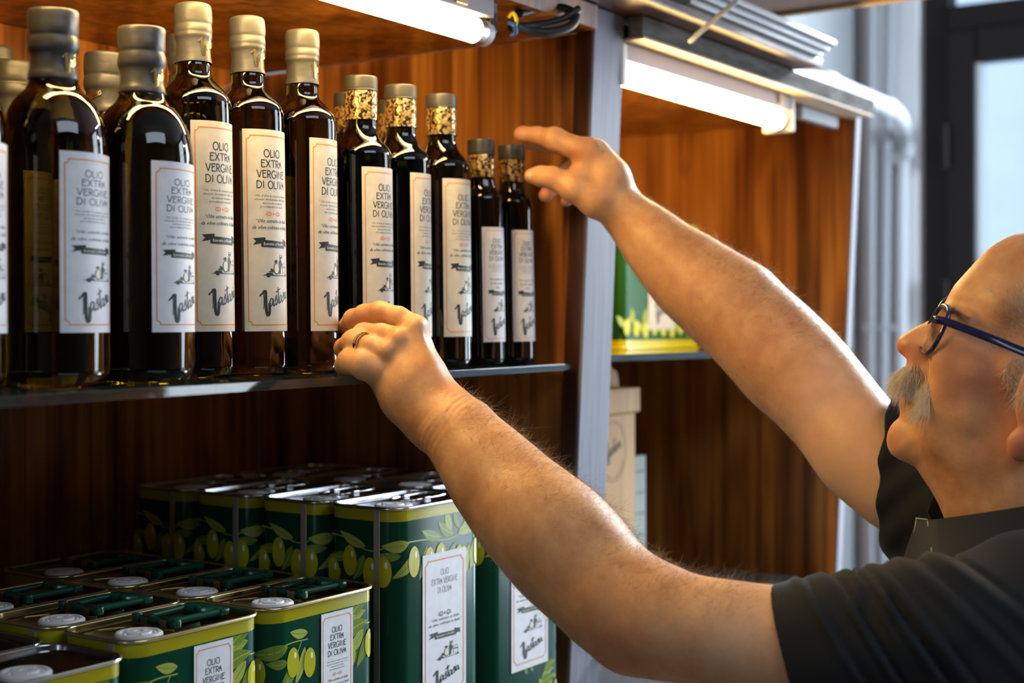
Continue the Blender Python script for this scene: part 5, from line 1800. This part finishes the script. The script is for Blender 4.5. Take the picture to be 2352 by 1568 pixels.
for nm, arr in (('redness', red), ('paleness', pale)):
    a_ = body.data.attributes.new(nm, 'FLOAT', 'POINT'); a_.data.foreach_set('value', arr.astype(np.float32))
# ------------------------------------------------------------------ shirt
M['shirt'] = mat('black_cotton', (0.013, 0.015, 0.017), rough=0.85, spec=0.25)
N_, L_, B_ = nodes(M['shirt'])
B_.inputs['Sheen Weight'].default_value = 0.10
B_.inputs['Sheen Roughness'].default_value = 0.4
B_.inputs['Sheen Tint'].default_value = (0.75, 0.8, 0.9, 1)
tc = N_.new('ShaderNodeTexCoord'); wv = N_.new('ShaderNodeTexNoise'); wv.inputs['Scale'].default_value = 900; wv.inputs['Detail'].default_value = 2
L_.new(tc.outputs['Object'], wv.inputs['Vector'])
bp = N_.new('ShaderNodeBump'); bp.inputs['Strength'].default_value = 0.25; bp.inputs['Distance'].default_value = 0.0004
L_.new(wv.outputs['Fac'], bp.inputs['Height']); L_.new(bp.outputs[0], B_.inputs['Normal'])

R3, U3, F3 = V(RGT), V(UP), V(FWD)
SO = V(P(1970, 1480, 1.08)); PXM = 1.08 / FPX


def fold(p):
    """pleats gathered on the near sleeve and shoulder; coordinates in picture-sized units at the sleeve"""
    q = p - SO
    x = (q @ R3) / PXM + 1970
    y = 1480 - (q @ U3) / PXM
    z = (q @ F3)
    t = y - 1340
    d = np.zeros(len(p))
    for x0, sl, cv, wd, amp, y0, y1 in ((1838, .30, .0011, 11, .0030, 1330, 1600), (1905, .42, .0006, 13, .0046, 1320, 1640), (1985, .52, .0006, 13, .0046, 1310, 1640), (2030, .62, .0004, 14, .0030, 1300, 1640), (1962, .45, .0006, 9, .0030, 1300, 1440), (2120, .95, 0, 22, .0035, 1270, 1560), (2230, 1.3, 0, 26, .0036, 1250, 1560), (1880, .38, .0008, 10, .0018, 1400, 1620)):
        c = x0 + sl * t + cv * t * t
        m_ = 1 / (1 + np.exp(-(y - y0) / 12)) * 1 / (1 + np.exp((y - y1) / 30))
        e = (x - c) / wd
        d -= m_ * amp * (1.1 * np.exp(-e * e) - 0.85 * np.exp(-((e - 1.6) / 0.55) ** 2))
    # top gathers stand proud
    d -= .0022 * np.sin(x * 2 * math.pi / 62 + .2) * np.exp(-((y - 1340) / 45) ** 2) * np.exp(-((x - 1950) / 75) ** 2)
    d += .0012 * np.sin(x / 37 + y / 51) * np.sin(y / 43 - x / 90)
    return d


shp = [
    Cone(P(1660, 1500, 1.110), P(1950, 1506, 1.078), pr(152, 1.11), pr(167, 1.078), 0.02),
    Cone(P(1950, 1506, 1.078), P(2150, 1490, 1.068), pr(164, 1.078), pr(188, 1.068), 0.03),
    Cone(P(2150, 1490, 1.068), P(2380, 1500, 1.09), pr(188, 1.068), pr(236, 1.09), 0.03),
    Ell(P(2560, 1790, 1.25), (RGT, UP, FWD), (.190, .26, .225), .05),
    Cone(P(2390, 1440, 1.12), P(2360, 1330, 1.36), .070, .066, .05),
    # far shoulder and sleeve
    Cone(P(2360, 1330, 1.36), P(2190, 1200, 1.405), .066, pr(146, 1.405), .03),
    Cone(P(2190, 1200, 1.405), P(1950, 985, 1.465), pr(150, 1.405), pr(144, 1.465), .03),
]
# near sleeve opening: everything before the hem plane is cut, and the rim is hollow
class Plane_:
    def __init__(s, o, n, c, R, k=0.001, thick=None): s.o, s.n, s.c, s.R, s.k, s.op = V(o), V(n) / np.linalg.norm(V(n)), V(c), R, k, 'sub'
    def __call__(s, p): return -((p - s.o) @ s.n)            # negative (=removed) on the +n side
hem_a = V(P(1772, 1350, 1.10)); hem_b = V(P(1842, 1590, 1.10))
hn = np.cross(hem_b - hem_a, F3 + 0.25 * R3); hn /= np.linalg.norm(hn)
if hn @ R3 > 0: hn = -hn
def near_cut(p):
    a = -((p - hem_a) @ hn)
    lim = np.linalg.norm(p - V(P(1780, 1500, 1.1)), axis=1) - 0.19
    return np.maximum(a, lim)
shp.append(Fn(fold, P(2050, 1460, 1.08), 0.22, 0, 'disp'))
shp.append(Fn(near_cut, P(1780, 1500, 1.1), 0.20, 0.0015, 'sub'))
shp.append(Cone(P(1660, 1500, 1.110), P(1850, 1504, 1.092), pr(147, 1.11), pr(154, 1.092), 0.0008, op='sub'))
fa, fb_ = V(P(2066, 955, 1.44)), V(P(2040, 1196, 1.44))
fdir = V(P(2030, 1078, 1.443)) - V(P(2190, 1200, 1.405)); fdir /= np.linalg.norm(fdir)
fo = V(P(2050, 1080, 1.443))
fnv = -R3 + 0.5 * F3 + 0.06 * U3
fnv /= np.linalg.norm(fnv)
def far_cut(p):
    q = p - fo
    a = -(q @ fnv)
    lim = np.linalg.norm(q, axis=1) - 0.20
    return np.maximum(a, lim)
shp.append(Fn(far_cut, tuple(fo), 0.21, 0.0015, 'sub'))
shp.append(Cone(Vector(fo + fdir * .05), Vector(fo - fdir * .02), pr(136, 1.44), pr(136, 1.44), 0.0008, op='sub'))
# neck opening
shp.append(Cone(hp(2330, 1060), hp(2410, 1270), .056, .054, .004, op='sub'))
# low-frequency rumple on the far sleeve
def far_rumple(p):
    q = p - fo
    return .0016 * np.sin((q @ fdir) * 160 + (q @ U3) * 60) * np.sin((q @ F3) * 40 + 1)
shp.append(Fn(far_rumple, tuple(fo - fdir * .06), 0.12, 0, 'disp'))

lo2 = V(P(1740, 900, 1.30)).copy(); pts_ = np.array([V(P(a, b, c)) for a in (1740, 3000) for b in (900, 2600) for c in (0.95, 1.55)])
lo2, hi2 = pts_.min(0), pts_.max(0)
lo2[2] = ZC - 0.52; hi2[2] = ZC + 0.02
ps2, q2 = surface_nets(shp, lo2, hi2, 0.0020)
ps2 = relax(ps2, q2, 1, 0.5)
print('shirt verts', len(ps2), 'sec', round(_t.time() - _t0, 1))
shirt = own(np_mesh('shirt', ps2, q2, M['shirt']))


def strip(name, top, bot, m, thick=0.0022, n=5, closed=False):
    a, b = spline(top, n), spline(bot, n)
    bm = bmesh.new()
    rows = []
    K = 6
    for u, v in zip(a, b):
        row = []
        for i in range(K + 1):
            t = i / K
            p = u.lerp(v, t)
            row.append(bm.verts.new(p))
        rows.append(row)
    for r0, r1 in zip(rows, rows[1:]):
        for i in range(K): bm.faces.new((r0[i], r0[i + 1], r1[i + 1], r1[i]))
    bmesh.ops.recalc_face_normals(bm, faces=list(bm.faces))
    bmesh.ops.solidify(bm, geom=list(bm.faces), thickness=thick)
    return obj(name, bm, m, None, True, 60)


def child(o, parent):
    o.parent = parent
    return o


# folded collar: front near tip, round the neck, to the far tip
top = [P(2106, 1190, 1.232), P(2130, 1194, 1.205), P(2200, 1185, 1.168), P(2290, 1172, 1.148), P(2380, 1158, 1.145), P(2480, 1150, 1.165), P(2560, 1160, 1.22), P(2560, 1150, 1.30), P(2460, 1130, 1.345), P(2330, 1140, 1.352), P(2230, 1160, 1.335), P(2180, 1140, 1.315), P(2148, 1118, 1.300)]
bot = [P(2060, 1322, 1.170), P(2138, 1286, 1.140), P(2200, 1280, 1.114), P(2290, 1285, 1.098), P(2380, 1285, 1.096), P(2500, 1255, 1.125), P(2610, 1260, 1.21), P(2620, 1250, 1.31), P(2500, 1230, 1.385), P(2350, 1225, 1.395), P(2220, 1225, 1.375), P(2150, 1205, 1.345), P(2128, 1172, 1.322)]
col = strip('collar', top, bot, M['shirt'])
col.parent = shirt
M['seam_rim'] = mat('pale_seam_and_rim', (0.30, 0.32, 0.34), rough=0.8)
bm = bmesh.new()
add_tube(bm, spline([P(2130, 1196, 1.2030), P(2136, 1236, 1.176), P(2141, 1274, 1.1440)], 6), 0.00045, 6)
add_tube(bm, spline([P(2104, 1190, 1.2315), P(2130, 1193, 1.2040)], 3), 0.0007, 6)  # daylight rim on the collar edges, drawn as pale tubes
add_tube(bm, spline([P(2105, 1191, 1.2310), P(2098, 1232, 1.208), P(2082, 1280, 1.188), P(2062, 1317, 1.1745)], 6), 0.0006, 6)
st_ = obj('collar_seam_and_rim', bm, M['seam_rim'], None, True); st_.parent = shirt

# ------------------------------------------------------------------ glasses
M['frame'] = mat('dark_blue_acetate', (0.012, 0.016, 0.070), rough=0.16, coat=0.6)
M['lens'] = mat('spectacle_lens', (0.96, 0.97, 0.98), rough=0.0, trans=1.0, ior=1.10, spec=0.4)
FDV, FUV, HLV = Vector(fd), Vector(fu), Vector(HL)
gl = empty('glasses'); own(gl)
gl.location = (0, 0, 0); gl.parent = man; gl.matrix_parent_inverse = minv


def gput(o):
    o.parent = gl
    return o


def ring_pts(c, side, a=.0220, b=.0230, n=40):
    L_v = (-HLV * side * .94 - FDV * .30)
    out = []
    for i in range(n):
        t = 2 * math.pi * i / n
        cx_, sx_ = math.cos(t), math.sin(t)
        x = math.copysign(abs(cx_) ** 0.75, cx_) * b; y = math.copysign(abs(sx_) ** 0.75, sx_) * a
        out.append(c + L_v * x + FUV * y + FDV * 0.0)
    return out


for side, c in ((1, hq(2147, 757, .034)), (-1, hq(2166, 738, -.032))):
    pts = ring_pts(c, side)
    bm = bmesh.new(); add_tube(bm, pts, 0.0021, 10, closed=True)
    gput(obj('rim', bm, M['frame'], None, True))
    bm = bmesh.new()
    vs = [bm.verts.new(c + (p - c) * .97) for p in pts]
    f = bm.faces.new(vs)
    bmesh.ops.solidify(bm, geom=[f], thickness=0.0012)
    gput(obj('lens', bm, M['lens']))
bm = bmesh.new()
add_tube(bm, spline([hq(2143, 742, .011), hq(2150, 728, .004), hq(2156, 727, -.004), hq(2160, 728, -.010)], 6), 0.0024, 10)
gput(obj('bridge', bm, M['frame'], None, True))


def strap(name, pts, h, w_, m):
    bm = bmesh.new()
    pts = spline(pts, 8)
    rows = []
    for i, p in enumerate(pts):
        t = (pts[min(i + 1, len(pts) - 1)] - pts[max(i - 1, 0)]).normalized()
        side_ = -HLV
        up_ = t.cross(side_).normalized()
        side_ = up_.cross(t).normalized()
        rows.append([bm.verts.new(p + up_ * (h * a) + side_ * (w_ * b)) for a, b in ((-.5, -.35), (-.5, .35), (-.35, .5), (.35, .5), (.5, .35), (.5, -.35), (.35, -.5), (-.35, -.5))])
    for r0, r1 in zip(rows, rows[1:]):
        for i in range(8): bm.faces.new((r0[i], r0[(i + 1) % 8], r1[(i + 1) % 8], r1[i]))
    bm.faces.new(list(reversed(rows[0]))); bm.faces.new(rows[-1])
    bmesh.ops.recalc_face_normals(bm, faces=list(bm.faces))
    return obj(name, bm, m, None, True, 40)


gput(strap('temple_arm', [hq(2146, 732, .060), hq(2156, 735, .064), hq(2180, 741, .068), hq(2260, 771, .078), hq(2352, 808, .083), hq(2400, 828, .085), hq(2440, 860, .086)], .0068, .0034, M['frame']))
gput(strap('temple_arm', [hq(2168, 720, -.060), hq(2200, 735, -.070), hq(2300, 775, -.082), hq(2400, 828, -.085), hq(2440, 860, -.086)], .0066, .0034, M['frame']))
bm = bmesh.new(); add_tube(bm, [hq(2150, 727, .0665), hq(2153, 741, .0665)], 0.0018, 8)
gput(obj('hinge', bm, M['frame'], None, True))

# ------------------------------------------------------------------ wedding ring and nails
M['ring'] = mat('gold_ring', (0.90, 0.66, 0.32), rough=0.2, metal=1.0)
rc_ = P(836, 791, 1.2925)
axr = (P(812, 786, 1.312) - P(860, 797, 1.286)).normalized()
bm = bmesh.new()
n_ = 48
u_ = axr.cross(UP).normalized(); v_ = u_.cross(axr).normalized()
prof_ = [(-.0017, 0), (-.0015, .0009), (0, .0013), (.0015, .0009), (.0017, 0)]
rows = []
for i in range(n_):
    t = 2 * math.pi * i / n_
    rad = u_ * math.cos(t) + v_ * math.sin(t)
    rows.append([bm.verts.new(rc_ + rad * (.01045 + b) + axr * a) for a, b in prof_])
for i in range(n_):
    A, B2 = rows[i], rows[(i + 1) % n_]
    for k in range(4): bm.faces.new((A[k], A[k + 1], B2[k + 1], B2[k]))
    bm.faces.new((A[4], A[0], B2[0], B2[4]))
bmesh.ops.recalc_face_normals(bm, faces=list(bm.faces))
own(obj('wedding_ring', bm, M['ring'], None, True, 50))
M['nail'] = mat('fingernail', (0.70, 0.44, 0.32), rough=0.28, coat=0.3)


def nail(c, long_ax, nrm, L, W, bend=0.4):
    la = Vector(long_ax).normalized(); nr = Vector(nrm).normalized(); sd = la.cross(nr).normalized(); nr = sd.cross(la)
    bm = bmesh.new()
    G = []
    for i in range(9):
        row = []
        for j in range(9):
            a = -1 + 2 * i / 8; b = -1 + 2 * j / 8
            k = (1 - 0.5 * abs(a) ** 4)
            x, y = a * L / 2 * (1 - .12 * b * b), b * W / 2 * k
            row.append(bm.verts.new(c + la * x + sd * y + nr * (-bend * y * y / (W / 2) - 0.10 * a * a * L * .5)))
        G.append(row)
    for i in range(8):
        for j in range(8): bm.faces.new((G[i][j], G[i + 1][j], G[i + 1][j + 1], G[i][j + 1]))
    bmesh.ops.recalc_face_normals(bm, faces=list(bm.faces))
    bmesh.ops.solidify(bm, geom=list(bm.faces), thickness=-0.0006)
    own(obj('fingernail', bm, M['nail'], None, True))


nail(P(1221, 405, 1.5935), P(1208, 404, 1.600) - P(1240, 409, 1.594), -FWD * .95 - UP * .25 - RGT * .2, .0135, .0115)
nail(P(787, 744, 1.3845), P(781, 752, 1.392) - P(796, 738, 1.374), -FWD * .8 - RGT * .5 + UP * .2, .011, .010)

# ------------------------------------------------------------------ hair
from mathutils import kdtree
nrm = np.zeros((len(ps), 3))
fq = ps[q]
fnorm = np.cross(fq[:, 2] - fq[:, 0], fq[:, 3] - fq[:, 1])
for i in range(4):
    for d_ in range(3): nrm[:, d_] += np.bincount(q[:, i], fnorm[:, d_], len(ps))
nrm /= np.linalg.norm(nrm, axis=1)[:, None] + 1e-12
# outward check against the body centre line
if (nrm[np.argmax(ps[:, 2])])[2] < 0: nrm = -nrm
rel = ps - V(CAM)
dep = rel @ F3
pxs = (rel @ R3) / dep * FPX + CX; pys = HY - (rel @ U3) / dep * FPX
rs = np.random.RandomState(4)


def strands(name, roots, dirs, lens, rad, m, curl=0.35, seg=4, grav=0.0):
    n = len(roots)
    side_ = rs.normal(size=(n, 3)); 
    a = np.cross(dirs, side_); a /= np.linalg.norm(a, axis=1)[:, None] + 1e-9
    b = np.cross(dirs, a)
    bendv = (rs.normal(size=(n, 3)) * curl)
    V_, Q4 = [], []
    base = 0
    cen = []
    for k in range(seg + 1):
        t = k / seg
        cen.append(roots + dirs * (lens * t)[:, None] + bendv * (lens * t * t * .5)[:, None] + np.array([0, 0, -1]) * (grav * lens * t * t)[:, None])
    for k in range(seg + 1):
        r = rad * (1 - 0.75 * k / seg)
        for j in range(3):
            an = 2 * math.pi * j / 3
            V_.append(cen[k] + a * (r * math.cos(an)) + b * (r * math.sin(an)))
    V_ = np.stack(V_, 1)                                  # n, (seg+1)*3, 3
    idx = np.arange(n)[:, None] * ((seg + 1) * 3)
    for k in range(seg):
        for j in range(3):
            Q4.append(np.stack([np.full(n, k * 3 + j), np.full(n, k * 3 + (j + 1) % 3), np.full(n, (k + 1) * 3 + (j + 1) % 3), np.full(n, (k + 1) * 3 + j)], -1) + idx)
    o = np_mesh(name, V_.reshape(-1, 3), np.concatenate(Q4), m)
    o['kind'] = 'stuff'
    return own(o)


M['hair_arm'] = mat('arm_hair', (0.30, 0.20, 0.12), rough=0.45)
M['hair_white'] = mat('white_hair', (0.74, 0.66, 0.55), rough=0.4)
M['hair_brow'] = mat('grey_brown_brow_hair', (0.26, 0.19, 0.13), rough=0.5)


def pick(mask, n):
    ii = np.nonzero(mask)[0]
    return ii[rs.randint(0, len(ii), n)] if len(ii) else ii


def arm_dirs(i, along, lift):
    nr = nrm[i]
    d_ = along[None] + rs.normal(size=(len(i), 3)) * 0.45
    d_ -= (d_ * nr).sum(1)[:, None] * nr
    d_ /= np.linalg.norm(d_, axis=1)[:, None] + 1e-9
    d_ = d_ + nr * lift
    return d_ / np.linalg.norm(d_, axis=1)[:, None]


al1 = V(P(1008, 945, 1.282)) - V(P(1470, 1420, 1.15)); al1 /= np.linalg.norm(al1)
m1 = (dep < 1.33) & (pxs > 1060) & (pxs < 1790) & (pys > 880)
i = pick(m1, 5200)
d1 = arm_dirs(i, -al1 * .4 + U3 * .6, .45)
strands('arm_hair', ps[i] - nrm[i] * .0005, d1, rs.uniform(.005, .011, len(i)), .00007, M['hair_arm'], .8)
# longer tufts on the upper edge of the forearm
m1b = m1 & (nrm @ U3 > .55) & (pxs < 1720)
i = pick(m1b, 1500)
d1 = arm_dirs(i, -al1 * .3 + R3 * .4, .8)
strands('arm_hair', ps[i] - nrm[i] * .0005, d1, rs.uniform(.006, .014, len(i)), .00009, M['hair_arm'], 1.1)
al2 = V(P(1436, 492, 1.61)) - V(P(1850, 868, 1.505)); al2 /= np.linalg.norm(al2)
m2 = (dep > 1.46) & (pxs > 1440) & (pxs < 1960) & (pys < 1150)
i = pick(m2, 2400)
strands('arm_hair', ps[i] - nrm[i] * .0005, arm_dirs(i, -al2 * .5 + U3 * .5, .4), rs.uniform(.005, .011, len(i)), .00012, M['hair_arm'])
m2b = m2 & (nrm @ U3 > .5)
i = pick(m2b, 800)
strands('arm_hair', ps[i] - nrm[i] * .0005, arm_dirs(i, -al2 * .2 + R3 * .4, .8), rs.uniform(.006, .014, len(i)), .00013, M['hair_arm'], .6)
# back of the near hand: short fine hair
m3 = (dep < 1.31) & (pxs > 850) & (pxs < 1040) & (pys > 760) & (pys < 980)
i = pick(m3, 300)
strands('arm_hair', ps[i] - nrm[i] * .0004, arm_dirs(i, U3 * .2 - R3 * .8, .3), rs.uniform(.003, .006, len(i)), .00008, M['hair_arm'])

# moustache
kd = kdtree.KDTree(len(ps))
hm = np.nonzero((dep > 1.1) & (dep < 1.40) & (pxs > 2020))[0]
kd = kdtree.KDTree(len(hm))
for k_, i_ in enumerate(hm): kd.insert(ps[i_], k_)
kd.balance()
mpoly = np.array([(2104, 834), (2084, 836), (2062, 850), (2060, 880), (2078, 898), (2094, 914), (2112, 934), (2132, 940), (2138, 905), (2134, 872), (2122, 850)], float)
mp2 = np.stack([pxs, pys], -1)
latv = -((ps - HO) @ HL)
mm = (dep > 1.15) & (dep < 1.32) & (pxs > 2055) & (pxs < 2145) & (pys > 826) & (pys < 945)
mm[mm] = sd_poly(mp2[mm], mpoly) < 0
i = pick(mm, 3400)
roots, dirs = [], []
for k_ in i:
    lat = latv[k_]; s_ = min(1.0, abs(lat) / .026)
    nn = Vector(nrm[k_])
    tip = (hq(2082 + 46 * s_, 884 + 66 * s_, lat * 1.2) - hq(2092 + 24 * s_, 838 + 32 * s_, lat)).normalized()
    tip = (tip - nn * tip.dot(nn)).normalized()
    roots.append(Vector(ps[k_])); dirs.append((tip + nn * .30 + Vector(rs.normal(size=3)) * .13).normalized())
strands('moustache', np.array([tuple(r) for r in roots]), np.array([tuple(r) for r in dirs]), rs.uniform(.010, .021, len(roots)), .00019, M['hair_white'], .22, 5, .05)
# eyebrow
roots, dirs = [], []
for _ in range(260):
    s_ = rs.uniform(0, 1)
    c = hq(2176 + 46 * s_, 716 + 18 * s_ + rs.uniform(-7, 7), .024 + .028 * s_)
    co, ix, ds = kd.find(c); nn = Vector(nrm[hm[ix]])
    dv = ((hq(2225, 738, .052) - hq(2176, 712, .024)).normalized() + nn * .35 + Vector(rs.normal(size=3)) * .2).normalized()
    roots.append(co); dirs.append(dv)
strands('eyebrow', np.array([tuple(r) for r in roots]), np.array([tuple(r) for r in dirs]), rs.uniform(.006, .012, len(roots)), .00013, M['hair_brow'], .3)
# side hair and fine temple hair
mh = (dep < 1.24) & (pxs > 2300) & (pxs < 2470) & (pys > 800) & (pys < 925) & (((pxs - 2352) / 48.0) ** 2 + ((pys - 868) / 60.0) ** 2 < 1.0 + (pxs > 2352) * 3)
i = pick(mh, 1100)
dd = -V(FUV) * .8 - fd * .25
strands('side_hair', ps[i], arm_dirs(i, dd, .18), rs.uniform(.007, .014, len(i)), .00014, M['hair_white'], .4)
mh = (dep < 1.22) & (pxs > 2270) & (pxs < 2420) & (pys > 640) & (pys < 800)
i = pick(mh, 420)
strands('side_hair', ps[i], arm_dirs(i, -V(FUV) * .5 - fd * .7, .15), rs.uniform(.004, .009, len(i)), .00009, M['hair_white'], .4)
